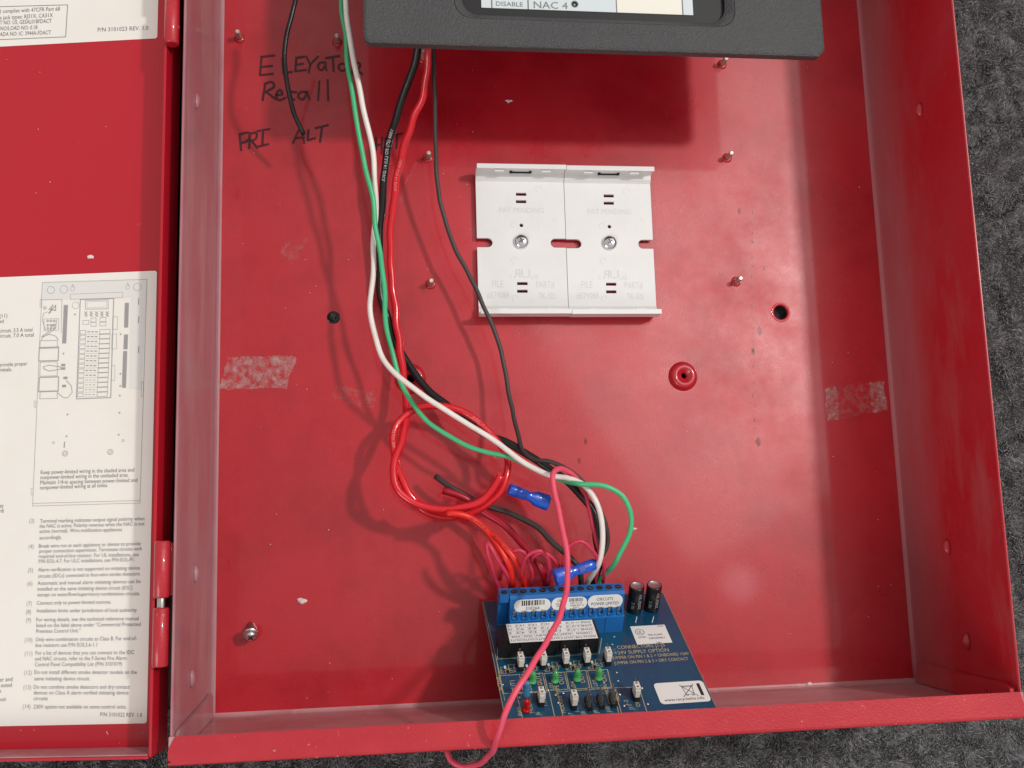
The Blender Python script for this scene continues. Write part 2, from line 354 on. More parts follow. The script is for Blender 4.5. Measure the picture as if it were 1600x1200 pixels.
# walls
for x0, x1 in ((-T,0),(W,W+T)):
    mb = MB(); F = BACK; r = .0022
    # inside bend radius at the back, rolled front edge
    inn = 0 if x0 < 0 else W; sg = 1 if x0 < 0 else -1
    prof = [(inn-sg*T, -.0015)]+[(inn-sg*T, H-.0006),(inn-sg*T*.7, H),(inn-sg*T*.3, H),(inn, H-.0006)]+[(inn, r)]+[(inn+sg*(r-r*math.cos(a)), r-r*math.sin(a)) for a in (math.radians(30),math.radians(60),math.radians(88))]
    pts = [np.array((q[0], -T, q[1])) for q in prof]; mb.prism(pts, np.zeros(3), np.array((0,TOP+2*T,0)), 0)
    sw = mb.build('side_wall', [paint_dust2 if x0 < 0 else paint_dusty], cab)
    Fw = WALLL if x0 < 0 else WALLR
    bumps = [(306,158),(304,897),(298,1060)] if x0 < 0 else [(1439,172),(1482,855),(1513,1002)]
    for q in bumps:
        a, b = Fw.hit(*q); mb = MB(); hb = .0020 if x0 < 0 else .0032; prof = [(.0042,0),(.0039,hb*.36),(.0028,hb*.73),(.0013,hb*.95),(.0001,hb)]
        ax = Fw.Z; mb.lathe(Fw.p(a,b,0), ax, prof, 20, flat=.5); mb.build('pressed_bump', paint_dust2 if x0 < 0 else paint_dusty, sw)
    # corner tab of the bottom wall folded up against the side wall
    mb = MB()
    if x0 < 0: out = [(0.0004,.004),(.0115,.006),(.0135,.010),(.0125,.020),(.010,.088),(.008,.0915),(.0004,.0925)]
    else:
        tp = [Fw.hit(*q) for q in ((1453,1037),(1510,1052),(1574,1066),(1581,1071))]; out = [(.0004,.004),(tp[0][0]*.9,.006)]+tp+[(tp[3][0]-.001,.0915),(.0004,.092)]
    mb.plate(Fw, out, [], .0003, .0018 if x0 < 0 else .0030); mb.build('corner_tab', paint_dust2 if x0 < 0 else paint_dusty, cab)
    if x0 > 0:
        a, b = Fw.hit(1545,1081,.003); mb = MB(); mb.lathe(Fw.p(a,b,.0031), Fw.Z, [(.0017,0),(.0013,.0006),(.0008,-.0004)], 14); mb.build('rivet', paint_dusty, cab)
# bottom wall with front lip, top wall
mb = MB(); r = .0022; LP = .0086
prof = [(-T,-.0015),(-T,H-.0012),(-T*.6,H+.0002),(.0002,H+.0006),(LP,H+.0006),(LP,H-.0007),(.0004,H-.0007),(0,H-.0012),(0,r)]+[(r-r*math.cos(a), r-r*math.sin(a)) for a in (math.radians(30),math.radians(60),math.radians(88))]
pts = [np.array((.0001,q[0],q[1])) for q in prof]
mb.prism(pts, np.array((-.0016,0,0)), np.array((W+.0014,0,0)))
bw = mb.build('bottom_wall', mat('heavily_dusted_red_paint', (.44,.13,.15), .55, coat=.25, coat_r=.15, noise=[((.52,.30,.30), 20, .35, .62, .8, (.35,1,1)), ((.36,.07,.09), 60, .55, .72, .7, (.25,1,1)), ((.60,.42,.41), 150, .58, .75, .6)], bump=[(900, .00006)]), cab)
mb = MB(); mb.plate(BACK, [(-.0016,.0002),(-.0012,-.0010),(0,-.0018),(W+.0016,-.0018),(W+.0016,.0009),(W-.0006,LP+.0002),(.0012,LP+.0002),(-.0016,.0035)], [], H+.0008, H+.0013)
vv = [(x, -.0018-.0017*math.sin(a), H-.0007+.0018*math.cos(a)) for a in (0,.4,.8,1.2,1.57) for x in (-.0016, W+.0016)]
mb.add(vv, [(2*i,2*i+1,2*i+3,2*i+2) for i in range(4)], 0, True)
mb.build('front_lip', paint_edge, bw)
mb = MB(); mb.box(BACK, -T, W+T, TOP+.0002, TOP+T, -.0015, H); mb.build('top_wall', paint_dusty, cab)
# crease line printed by the folded bottom flange (low step across the back panel)
# studs
def stud(px, py, z=.0085, lean=(0,0)):
    b = P(px, py, 0); mb = MB(); tip = np.array((b[0]+lean[0], b[1]+lean[1], z)); ax = tip-b
    mb.lathe(b, (0,0,1), [(.0030,0),(.0027,.0006),(.0018,.0009)], 16, 0)
    prof = [(.00125,.0004)]; k = 0; h = .001
    while h < z-.0006:
        prof.append((.00145 if k % 2 else .00118, h)); h += .00035; k += 1
    prof += [(.0010, z)]
    mb.lathe(b, ax, prof, 12, 1); mb.build('threaded_stud', [paint, copper], cab)
for q in ((374,60),(527,66),(669,247),(673,444),(1128,101),(1136,247),(1150,440)): stud(*q)
stud(661, 92, .012)
# hinges
def hinge(x, z, y0, y1, y2, y3):
    h = None
    mb = MB()
    for a, b in ((y0,y1),(y2,y3)):
        if b-a < .001: continue
        n = 20; rr = .0034
        mb.lathe((x,a,z), (0,1,0), [(.0028,0),(rr,.0006),(rr,b-a-.0006),(.0028,b-a)], n)
    h = mb.build('hinge', paint_edge, cab)
    mb = MB(); mb.lathe((x,y0+.001,z), (0,1,0), [(.0018,0),(.0018,y3-y0-.002)], 14); mb.build('pin', steel, h)
    mb = MB(); mb.box(BACK, x+.0005, -.0014, y2+.001, y3-.001, z-.0028, z-.0016); mb.build('leaf', paint_edge, h)
hinge(-.0062, .0925, .0373, .0622, .0662, .0906)
hinge(-.0068, .0925, .3200, .3440, .3480, .3720)
# handwriting on the back panel, words as separate strokes (crop units)
def hand(word_strokes):
    mb = MB()
    for st in word_strokes:
        pts = [BACK.hit(300+x/3.2, y/3.2) for x, y in st]; pts = [np.array((q[0],q[1],0)) for q in pts]
        sp = spline(pts, .0009) if len(pts) > 2 else [pts[0]+(pts[1]-pts[0])*t for t in np.linspace(0,1,6)]
        wv = [(q[0]+random.gauss(0,.00003), q[1]+random.gauss(0,.00003)) for q in sp]
        mb.line(BACK, wv, .00120*random.uniform(.9,1.1), .00022+random.uniform(0,.00006))
    mb.build('handwriting', marker, back)
def circle_st(x, y, rx, ry): return [(x+rx*math.cos(t), y+ry*math.sin(t)) for t in np.linspace(0,6.28,12)]
hand([[(348,285),(340,375)],[(345,285),(412,277)],[(345,335),(402,330)],[(340,376),(407,369)],
      [(452,290),(456,365)],[(456,365),(500,360)],[(522,290),(516,356)],[(520,290),(562,284)],[(518,324),(556,319)],[(515,356),(572,350)],
      [(572,284),(592,325)],[(630,283),(592,325),(584,362)],[(666,312),(640,314),(630,338),(648,352),(664,330)],[(666,312),(672,352)],
      [(668,291),(738,280)],[(704,285),(708,356)],circle_st(752,336,19,18),[(808,320),(800,370)],[(806,320),(838,316),(838,338),(806,346)],[(818,346),(852,371)]])
hand([[(366,420),(354,502)],[(362,420),(398,410),(412,430),(366,462)],[(372,460),(418,496)],[(424,477),(452,470),(440,450),(420,474),(432,500),(468,490)],
      [(522,462),(494,460),(480,484),(512,499)],[(574,460),(544,460),(530,484),(556,497),(574,464)],[(574,458),(588,497)],[(636,406),(631,502)],[(678,400),(681,502)]])
hand([[(238,672),(246,752)],[(236,672),(286,665),(282,700),(245,716)],[(292,670),(286,742)],[(290,668),(322,664),(320,694),(290,706)],[(298,704),(328,740)],[(326,656),(388,645)],[(356,650),(352,726)],[(334,732),(382,721)]])
hand([[(504,716),(542,646),(562,716)],[(514,692),(562,686)],[(582,650),(578,702)],[(578,702),(616,691)],[(618,641),(680,626)],[(650,634),(640,710)]])
hand([[(920,690),(921,752)],[(950,688),(948,770)],[(921,726),(950,722)],[(964,742),(970,690),(996,738),(1002,690)],[(1000,681),(1050,668)],[(1026,675),(1022,742)]])
# old tape glue and drips
def patch(corners, m, z=.00012):
    a = [BACK.hit(*q) for q in corners]; mb = MB(); N = 14; v = []
    for j in range(7):
        for i in range(N):
            u_, t = i/(N-1), j/6; q = [(1-t)*((1-u_)*a[0][k]+u_*a[1][k])+t*((1-u_)*a[3][k]+u_*a[2][k]) for k in (0,1)]
            if i in (0,N-1) or j in (0,6): q = [q[0]+random.gauss(0,.0004), q[1]+random.gauss(0,.0004)]
            v.append((q[0],q[1],z))
    mb.add(v, [(j*N+i,j*N+i+1,(j+1)*N+i+1,(j+1)*N+i) for j in range(6) for i in range(N-1)]); mb.build('tape_residue', m, back)
patch([(357,558),(462,556),(448,606),(341,608)], residue); patch([(525,602),(590,612),(583,640),(520,622)], residue2)
patch([(1288,607),(1307,604),(1311,655),(1292,658)], residue); patch([(1358,598),(1381,595),(1387,640),(1362,645)], residue); patch([(1307,604),(1358,598),(1362,645),(1311,655)], residue2)
patch([(440,380),(478,372),(470,408),(438,405)], residue2); 0 and patch([(1010,110),(1060,118),(1058,148),(1015,140)], residue2); 0 and patch([(1012,160),(1030,160),(1032,182),(1010,180)], residue2)
mb = MB()
for k in range(22):
    y = 330+k*17+random.uniform(-5,5); x = 1175+.012*(y-330)+random.gauss(0,1.2); c_ = BACK.hit(x,y); rr = random.uniform(.0003,.0006)
    mb.poly(BACK, [(c_[0]+rr*math.cos(t), c_[1]+rr*2.2*math.sin(t)) for t in np.linspace(0,6.28,9)[:-1]], .00015)
for x, y, rr in ((1187,517,.0017),(1177,549,.0015),(1185,690,.0017),(1155,330,.0012),(1194,419,.001),(915,690,.0012),(905,720,.0012)):
    c_ = BACK.hit(x,y); mb.poly(BACK, [(c_[0]+rr*.8*math.cos(t), c_[1]+rr*1.6*math.sin(t)) for t in np.linspace(0,6.28,13)[:-1]], .00015)
mb.build('drip_marks', drip, back, kind='stuff')

# ------------------------------------------------------------------ door (opened flat to the left)
SE, FLH = .0036, .0158; DB = 0.0006; DT = TOP
mb = MB(); mb.plate(DOOR, [(-.385,DB),(SE,DB),(SE,DT),(-.385,DT)], [], -.0012, 0)
mb.box(DOOR, SE-.0012, SE, DB-.0002, DT, .0002, FLH); mb.box(DOOR, -.385, SE-.0014, DB-.0012, DB, -.0012, FLH)
door = mb.build('door', paint_door, cab)
mb = MB(); mb.box(DOOR, -.385, SE-.0016, DB+.0003, DB+.0008, .0004, FLH+.0005); mb.build('flange', paint_dust2, door)
def sheet(corners):
    mb = MB(); a = [DOOR.hit(*q) for q in corners]; x1 = max(q[0] for q in a[:2]); y0 = min(q[1] for q in a); y1 = max(q[1] for q in a)
    return mb
def dl(q): return DOOR.hit(*q)
def dtext(mb, body, x0, y0, x1, y1, cap_px=8, m=1):
    a, b = np.array(dl((x0,y0))), np.array(dl((x1,y1))); d = b-a; L_ = np.linalg.norm(d); d /= L_
    mb.text(DOOR, body, a[0], a[1], d, (-d[1], d[0]), cap_px*.000292, .00032, m, width=L_)
def dline(mb, pts, wd=.00018, m=1, closed=False):
    m = 2 if m == 1 and mb is not up else m
    mb.line(DOOR, [dl(q) for q in pts], wd, .00030, m, closed)
def dpoly(mb, pts, m, c=.00026): mb.poly(DOOR, [dl(q) for q in pts], c, m)
# lower label
up = None
low = MB(); a = dl((247,423)); b = dl((228,1130)); low.plate(DOOR, rrect(-.20, (a[0]+b[0])/2, b[1], a[1], .0012), [], .0001, .0002)
E_ = [('Terminal marking indicates output signal polarity when',63,817,226,813),('the NAC is active. Polarity reverses when the NAC is not',62,825,226,821),('active (normal). Wire notification appliances',62,833,191,830),('accordingly.',62,843,97,842),
 ('Break wire run at each appliance or device to provide',61,856,220,852),('proper connection supervision. Terminate circuits with',62,864,222,860),('required end-of-line resistor. For UL installations, use',61,872,217,869),('P/N EOL-4.7. For ULC installations, use P/N EOL-P1.',61,880,211,877),
 ('Alarm verification is not supported on initiating device',60,893,219,890),('circuits (IDCs) connected to four-wire smoke detectors.',60,903,220,899),
 ('Automatic and manual alarm initiating devices can be',59,914,220,911),('installed on the same initiating device circuit (IDC)',59,923,207,921),('except on waterflow/supervisory combination circuits.',59,932,219,930),
 ('Connect only to power-limited sources.',58,945,174,943),('Installation limits under jurisdiction of local authority',58,957,214,956),
 ('For wiring details, see the technical reference manual',57,971,217,969),('listed on the label above under "Commercial Protected',57,980,220,978),('Premises Control Unit."',57,989,126,988),
 ('Only wire combination circuits as Class B. For end-of-',56,1002,214,1000),('line resistors use P/N EOL3.6-1.1',56,1011,152,1010),
 ('For a list of devices that you can connect to the IDC',56,1023,210,1022),('and NAC circuits, refer to the F-Series Fire Alarm',55,1032,198,1031),('Control Panel Compatibility List (P/N 3101019)',55,1041,191,1040),
 ('Do not install different smoke detector models on the',54,1053,214,1053),('same initiating device circuit.',54,1063,141,1063),
 ('Do not combine smoke detectors and dry contact',53,1076,203,1076),('devices on Class A alarm verified initiating device',53,1085,201,1085),('circuits',53,1094,75,1094),
 ('230V option not available on some control units.',53,1107,198,1107),('P/N 3101022 REV. 1.0',157,1119,222,1120)]
for t, x0, y0, x1, y1 in E_: dtext(low, t, x0, y0, x1, y1, 5.9)
for t, x, y in (('(3)',46,817),('(4)',45,857),('(5)',44,894),('(6)',43,915),('(7)',42,946),('(8)',41,959),('(9)',41,972),('(10)',39,1003),('(11)',39,1024),('(12)',38,1054),('(13)',37,1077),('(14)',36,1107)):
    dtext(low, t, x, y, x+(8 if len(t) == 3 else 12), y, 6.6, 2)
for t, x0, y0, x1, y1 in (('(11)',0,497,12,496),('ed',0,505,6,505),('circuit, 3.5 A total',0,520,51,518),('circuit, 7.0 A total',-2,528,53,526),('provide proper',0,573,43,571),('minals.',0,581,19,580),('ay',0,793,6,793),('rdi',0,801,6,801),('er and',0,1065,20,1064),('noted',2,1074,19,1073),('s.',0,1082,3,1082),('not',0,1096,10,1095)):
    dtext(low, t, x0, y0, x1, y1, 6.4)
for t, y in (('Keep power-limited wiring in the shaded area and',741),('nonpower-limited wiring in the unshaded area.',749),('Maintain 1/4-in spacing between power-limited and',757),('nonpower-limited wiring at all times.',765)):
    dtext(low, t, 64-(y-741)*.04, y, {741:210,749:201,757:215,765:169}[y], y-4, 6.4)
# drawing of the panel (coordinates read in a x3 enlargement, origin 0,400)
def k(x, y): return (x/3, 400+y/3)
dpoly(low, [k(200,125),k(690,110),k(662,628),k(606,624),k(612,196),k(190,208)], 3)
dpoly(low, [k(612,196),k(284,204),k(280,125),k(690,112)], 3, .00024)
dline(low, [k(200,125),k(690,110),k(657,1158),k(154,1172)], closed=True); dline(low, [k(156,1160),k(658,1146)])
for q in ((148,1090,10,60),(162,680,8,60),(664,590,9,140),(190,205,8,70)): dline(low, [k(q[0],q[1]),k(q[0]+q[2],q[1]),k(q[0]+q[2]-1,q[1]+q[3]*.5),k(q[0]-1,q[1]+q[3]*.5)], .00014, 1, True)
def dcirc(cx, cy, r, m=1, wd=.00018): dline(low, [k(cx+r*math.cos(t), cy+r*math.sin(t)) for t in np.linspace(0,6.28,17)[:-1]], wd, m, True)
for q in ((240,160,17),(301,157,18),(645,146,18),(306,926,13),(518,919,13),(306,926,7),(518,919,7),(252,876,5),(578,866,5)): dcirc(*q)
for q in ((342,155,10),(600,148,9),(356,232,16)): dcirc(*q, wd=.00013)
dline(low, [k(338,146),k(342,134),k(348,146)]); dline(low, [k(596,140),k(600,126),k(606,140)])
for x, y in ((353,275),(299,458),(318,743),(562,735),(313,845),(558,838),(563,655),(567,367),(566,553),(565,610)): dcirc(x, y, 2.5, wd=.0003)
dpoly(low, [k(378,205),k(534,200),k(520,664),k(360,670)], 0, .00028); dline(low, [k(378,205),k(534,200),k(520,664),k(360,670)], .0004, 1, True)
dline(low, [k(330,180),k(576,170),k(576,196),k(332,204)], .00016, 1, True); dpoly(low, [k(402,210),k(502,206),k(502,248),k(402,250)], 0, .00029); dline(low, [k(402,210),k(508,206),k(508,248),k(402,250)], .0003, 1, True)
dline(low, [k(410,216),k(500,212),k(500,240),k(410,243)], .00014, 2, True)
for i in range(5):
    for j in range(2): dline(low, [k(398+i*25,262+j*12),k(410+i*25,272+j*12)], .0004, 1); dline(low, [k(410+i*25,260+j*12),k(400+i*25,272+j*12)], .0003, 1)
for q in ((390,303,28,18),(428,292,24,18),(428,312,24,18),(470,290,28,18),(470,312,28,16)): dline(low, [k(q[0],q[1]),k(q[0]+q[2],q[1]-1),k(q[0]+q[2],q[1]+q[3]),k(q[0],q[1]+q[3])], .0002, 1, True)
for i in range(14):
    y = 350+i*22.6; x = 378-i*1.0
    dline(low, [k(x,y),k(x+26,y-1),k(x+25,y+16),k(x-1,y+17)], .00022, 1, True); dline(low, [k(x+92,y-4),k(x+140,y-6),k(x+139,y+14),k(x+91,y+16)], .00022, 1, True)
    for j in range(3): dline(low, [k(x+34+j*18,y+6),k(x+44+j*18,y+6)], .0005 if i < 10 else .0003, 1)
    dline(low, [k(x+28,y+18),k(x+90,y+16)], .00012, 2)
def strip(x, y0, y1, dx=0):
    n = int((y1-y0)/11)
    for i in range(n):
        y = y0+(y1-y0)*i/n; xx = x+dx*i/n; dline(low, [k(xx,y),k(xx+16,y-.5),k(xx+16,y+8),k(xx,y+8)], .0003, 1, True); dline(low, [k(xx+4,y+4),k(xx+12,y+4)], .0005, 1)
strip(302,232,412,-8); strip(588,222,338,-4); strip(584,370,440,-3); strip(580,448,620,-6); strip(290,508,540); strip(300,568,582); strip(294,606,622)
for y0, y1 in ((430,490),(570,634)): dline(low, [k(186,y0),k(276,y0-3),k(274,y1),k(183,y1+3)], .0004, 1, True)
for y0, y1 in ((398,432),(498,562),(634,668)): dline(low, [k(190,y0),k(270,y0-2),k(270,y1),k(188,y1+2)], .0002, 1, True)
dline(low, [k(196,395),k(205,376),k(235,368),k(262,376),k(276,395)], .00025); dline(low, [k(205,520),k(230,512),k(285,520),k(290,530),k(232,540),k(208,530)], .0003, 1, True)
dline(low, [k(312,584),k(336,610),k(340,640),k(318,666),k(298,664),k(270,640)], .00025); dline(low, [k(215,350),k(200,300),k(205,270),k(225,262)], .0002); dline(low, [k(196,380),k(240,345),k(250,320)], .0003); dline(low, [k(205,380),k(262,340),k(266,300)], .0003)
dline(low, [k(228,270),k(262,232),k(262,256),k(232,250),k(250,228),k(236,268)], .0004); dcirc(212,244,6,1,.0003)
for x in (225,240,255):
    for y in (305,325,340): dcirc(x, y, 4, 1, .0003)
dline(low, [k(208,296),k(276,294),k(276,348),k(208,350)], .00014, 2, True); dline(low, [k(196,206),k(292,204),k(288,362)], .00016, 2)
for q in ((530,285,22,60),(526,366,22,70),(526,514,14,70)): dline(low, [k(q[0],q[1]),k(q[0]+q[2],q[1]),k(q[0]+q[2]-1,q[1]+q[3]),k(q[0]-2,q[1]+q[3])], .00014, 2, True)
for y in (200,285,425): dline(low, [k(652,y),k(650,y+28)], .0005, 2)
dline(low, [k(304,872),k(302,898)], .0005, 2)
low.build('label_sheet', [paper, ink, ink_l, paper_gap], door, label='cream paper label with wiring drawing and numbered notes')
# upper label
up = MB(); a = dl((246,60)); up.plate(DOOR, rrect(-.20, a[0], a[1], DT-.02, .0012), [], .0001, .0002)
for t, x0, y0, x1, y1 in ((') complies with 47CFR Part 68',0,21,94,17),('e jack types: RJ31X, CA31X',0,31,83,27),('T NO: US, GESAL01BFDACT',0,39,81,36),('NO/LOAD NO: 0.1B',1,48,59,46),('ADA NO: IC: 3944A-FDACT',0,57,80,54),('P/N 3101023 REV. 1.0',153,50,232,47)):
    dtext(up, t, x0, y0, x1, y1, 7.2)
dline(up, [(-40,12),(106,8),(103,58),(-40,64)], .0003, 1, True)
up.build('label_sheet', [paper, ink], door, label='cream paper label with boxed compliance text')

# ================================================================== grey display bezel at the top
ZB = .084; bz = thing('display_bezel', 'dark grey textured plastic display bezel mounted above the wiring at the top', 'control panel', (.2,.33,.07))
bl = BACK.hit(568, 66, ZB); br = BACK.hit(1289, 78, ZB); bx0, bx1, by0 = bl[0], br[0], BACK.hit(900, 76, ZB)[1]
wl = BACK.hit(712, 26, ZB); wr = BACK.hit(1148, 30, ZB); wx0, wx1, wy0 = wl[0], wr[0], wl[1]; by1 = .60; wy1 = .585
out = [q for q in rrect(bx0, bx1, by0, by1, .004, 6)]
out = [q for q in out if not (q[0] > bx1-.005 and q[1] < by0+.005)]; out += [(bx1-.0035, by0), (bx1, by0+.0035)]
hole = rrect(wx0, wx1, wy0, wy1, .009, 8)
mb = MB(); mb.plate(BACK, out, [hole], ZB-.0048, ZB-.0005)
# softened front edge and sloped window surround
def ring(mb, lo, z0, hi, z1, m=0):
    n = len(lo); mb.add([(q[0],q[1],z0) for q in lo]+[(q[0],q[1],z1) for q in hi], [(i,(i+1)%n,n+(i+1)%n,n+i) for i in range(n)], m, True)
def inset(l, d):
    cx = (min(q[0] for q in l)+max(q[0] for q in l))/2; cy = (min(q[1] for q in l)+max(q[1] for q in l))/2; sx = (max(q[0] for q in l)-cx); sy = (max(q[1] for q in l)-cy)
    return [(cx+(q[0]-cx)*(sx-d)/sx, cy+(q[1]-cy)*(sy-d)/sy) for q in l]
o2 = inset(out,.0012); h2 = inset(hole,-.0006)
ring(mb, out, ZB-.0005, inset(out,.0004), ZB-.0001); ring(mb, inset(out,.0004), ZB-.0001, o2, ZB)
mb.plate(BACK, o2, [h2], ZB-.0003, ZB); ring(mb, h2, ZB, hole, ZB-.0005); h3 = inset(hole,.0035); ring(mb, hole, ZB-.0005, h3, ZB-.004)
mb.build('frame', bezel_m, bz)
mb = MB(); mb.plate(BACK, inset(hole,-.0015), [], ZB-.0078, ZB-.0060); mb.build('window_backing', bezel_dark, bz)
mb = MB(); ix0, ix1, iy0 = bx0+.007, bx1-.020, by0+.0075
mb.plate(BACK, [(ix0,iy0),(ix1,iy0),(ix1,by1-.01),(ix0,by1-.01)], [], .0685, ZB-.0081); mb.build('housing', bezel_dark, bz)
mb = MB(); mb.box(BACK, .141, .261, iy0+.0030, iy0+.023, .0645, .0683); mb.build('connector_block', bezel_dark, bz)
zL = ZB-.0055
def bh(px, py, c=zL): return BACK.hit(px, py, c)
yb = bh(900, 17)[1]; xs = [bh(x, 14)[0] for x in (752,768,826,963,1066,1083)]; yt = yb+.03
def cell(x0, x1, m, nm):
    mb = MB(); mb.plate(BACK, [(x0+.0001,yb),(x1-.0001,yb),(x1-.0001,yt),(x0+.0001,yt)], [], zL-.0004, zL); return mb
mb = cell(xs[0], xs[1], 0, ''); mb.build('label_margin', panel_w, bz)
mb = cell(xs[1], xs[2], 0, ''); a = bh(775,9); b = bh(817,9); mb.text(BACK, 'DISABLE', a[0], a[1], (1,0), (0,1), .0024, zL+.0001, 1, width=b[0]-a[0]); mb.line(BACK, [(xs[1]+.0003,yb),(xs[1]+.0003,yt)], .0004, zL+.0001, 1); mb.line(BACK, [(xs[2]-.0003,yb),(xs[2]-.0003,yt)], .0004, zL+.0001, 1); mb.build('button_label', [panel_w, ink], bz)
mb = MB(); hc = bh(898,6.5); mb.plate(BACK, [(xs[2]+.0001,yb),(xs[3]-.0001,yb),(xs[3]-.0001,yt),(xs[2]+.0001,yt)], [circ(*hc,.0016,18)], zL-.0004, zL)
a = bh(834,12.5); b = bh(887,12.5); mb.text(BACK, 'NAC 4', a[0], a[1], (1,0), (0,1), .0037, zL+.0001, 1, width=b[0]-a[0])
mb.line(BACK, circ(*hc,.0017,18), .0004, zL+.0001, 1, True); zone = mb.build('zone_label', [panel_w, ink], bz)
mb = MB(); mb.lathe((hc[0],hc[1],zL-.002), (0,0,1), [(.0012,0),(.0011,.0008),(.0006,.0014),(.0001,.0016)], 14); mb.build('indicator', panel_c, zone)
mb = cell(xs[3], xs[4], 0, ''); mb.line(BACK, [(xs[3]+.0002,yb),(xs[3]+.0002,yt)], .0004, zL+.0001, 1); mb.build('card_insert', [panel_c, ink], bz)
mb = cell(xs[4], xs[5], 0, ''); mb.line(BACK, [(xs[4]+.0003,yb),(xs[4]+.0003,yt)], .0004, zL+.0001, 1); mb.build('label_margin', [panel_w, ink], bz)

# ================================================================== snap track brackets
def bracket(xa, xb, yo, label, part):
    # xa..xb plate, y reference offset; z levels: plate 2.2-4 mm, rails to 14 mm
    b = thing('mounting_bracket', label, 'bracket', ((xa+xb)/2, .25, 0), 'white snap brackets screwed to the back panel')
    yT = BACK.hit(815, 284, .004)[1]+yo; yB = BACK.hit(815, 478, .004)[1]+yo; ym = BACK.hit(815, 379.5, .004)[1]+yo
    wdt = xb-xa; cx = (xa+xb)/2; sl = .0088; sh = .0027; n = 8
    def notchL(): return [(xa,ym+sh)]+[(xa+sl-sh+sh*math.sin(t), ym+sh*math.cos(t)) for t in np.linspace(0,math.pi,n)]+[(xa,ym-sh)]
    def notchR(): return [(xb,ym-sh)]+[(xb-sl+sh-sh*math.sin(t), ym-sh*math.cos(t)) for t in np.linspace(0,math.pi,n)]+[(xb,ym+sh)]
    outl = [(xb,yT),(xa,yT)]+notchL()+[(xa,yB),(xb,yB)]+notchR()
    holes = []
    def rc(px, py, w_, h_):
        x, y = BACK.hit(px, py, .004); x += (cx-cxL); y += yo; holes.append([(x-w_,y-h_),(x+w_,y-h_),(x+w_,y+h_),(x-w_,y+h_)])
    for q in ((814.5,303.5),(814.5,315),(816.5,443),(816.5,455)): rc(*q, .0030, .0009)
    h1 = BACK.hit(815,352,.004); holes.append(circ(h1[0]+cx-cxL, h1[1]+yo, .0011, 14))
    mb = MB(); mb.plate(BACK, outl, holes, .0022, .0040); mb.build('plate', plastic_w, b)
    # upper rail: foot, step, wall with slot, lip  (profile in y,z extruded in x)
    zt = .0145
    def rail(y0, sg, nm):
        mb = MB()
        pr = [(y0,.0022),(y0,.0040),(y0+sg*.0018,.0056),(y0+sg*.0040,.0060),(y0+sg*.0046,.0068),(y0+sg*.0052,.0130),(y0+sg*.0040,.0136),(y0+sg*.0040,zt),(y0+sg*.0066,zt),(y0+sg*.0066,.0060),(y0+sg*.0050,.0022)]
        pts = [np.array((xa,q[0],q[1])) for q in pr]
        mb.prism(pts, np.array((0,0,0)), np.array((wdt,0,0)))
        rl = mb.build(nm, plastic_w, b)
        for fx in (.25, .78):
            x = xa+wdt*fx; m2 = MB(); m2.box(BACK, x-.0026, x+.0026, min(y0+sg*.0030,y0+sg*.0047), max(y0+sg*.0030,y0+sg*.0047), .0102, .0126); m2.build('catch', plastic_w, rl)
        m2 = MB(); x = xa+wdt*.5
        Fy = Frame((0,y0+sg*.0046,0),(1,0,0),(0,0,1),(0,-sg,0))
        m2.box(Fy, x-.0060, x+.0060, .0072, .0075, -.0003, .0008, 0); m2.box(Fy, x-.0062, x-.0049, .0070, .0088, -.0003, .00085, 0); m2.box(Fy, x+.0049, x+.0062, .0070, .0088, -.0003, .00085, 0)
        m2.build('release_slot', black_hole if sg > 0 else plastic_w, rl)
    rail(yT, 1, 'rail'); rail(yB, -1, 'rail')
    # moulded lettering
    mb = MB(); zt_ = .00405
    def tx(body, px0, py, px1, cap):
        a = BACK.hit(px0,py,.004); c2 = BACK.hit(px1,py,.004); mb.text(BACK, body, a[0]+cx-cxL, a[1]+yo, (1,0), (0,1), cap, zt_, 0, width=c2[0]-a[0])
    tx('PAT.PENDING', 780, 332, 850, .0030); tx('FILE', 769, 449, 787, .0040); tx('#E79088', 761, 466, 796, .0036); tx('PART#', 838, 450, 867, .0040); tx('TK-325', 842, 467, 868, .0036)
    tx('US', 830, 436, 842, .0025); tx('C', 796, 435, 800, .0022); tx('U', 815, 434, 829, .0050)
    gl = glyphs('R'); a = BACK.hit(816,434,.004); sc_ = .0050/CAPH   # mirrored R of the recognised-component mark
    mb.add([(a[0]-.0008+cx-cxL-v_[0]*sc_*1.1, a[1]+yo+v_[1]*sc_, zt_) for v_ in gl[0]], gl[1])
    for q in ((842,296,.0018),(803,351,.0016),(804,407,.0017),(805,466,.0017)): c_ = BACK.hit(q[0],q[1],.004); mb.line(BACK, [(c_[0]+cx-cxL+q[2]*math.cos(t), c_[1]+yo+q[2]*math.sin(t)) for t in np.linspace(0,4.5,12)], .00022, zt_)
    mb.build('moulded_lettering', plastic_w2, b)
    # pan head screw
    sx, sy = BACK.hit(815, 377, .005); sx += cx-cxL; sy += yo
    mb = MB(); mb.lathe((sx,sy,.0040), (0,0,1), [(.0043,0),(.0044,.0003),(.0042,.0012),(.0034,.0020),(.0020,.0025),(.0001,.0026)], 24)
    scw = mb.build('screw', chrome, b)
    mb = MB()
    for ang in (.5, .5+math.pi/2):
        Fs = Frame((sx,sy,.0040),(math.cos(ang),math.sin(ang),0),(-math.sin(ang),math.cos(ang),0),(0,0,1)); mb.box(Fs, -.0019, .0019, -.00035, .00035, .0017, .00272+(.00003 if ang > 1 else 0))
    mb.build('cross_recess', mat('screw_recess', (.08,.08,.08), .4, 1), scw)
xl = BACK.hit(745.5, 380, .004)[0]; xm = BACK.hit(884.5, 380, .004)[0]; xr = BACK.hit(1019.5, 380, .004)[0]; cxL = (xl+xm)/2
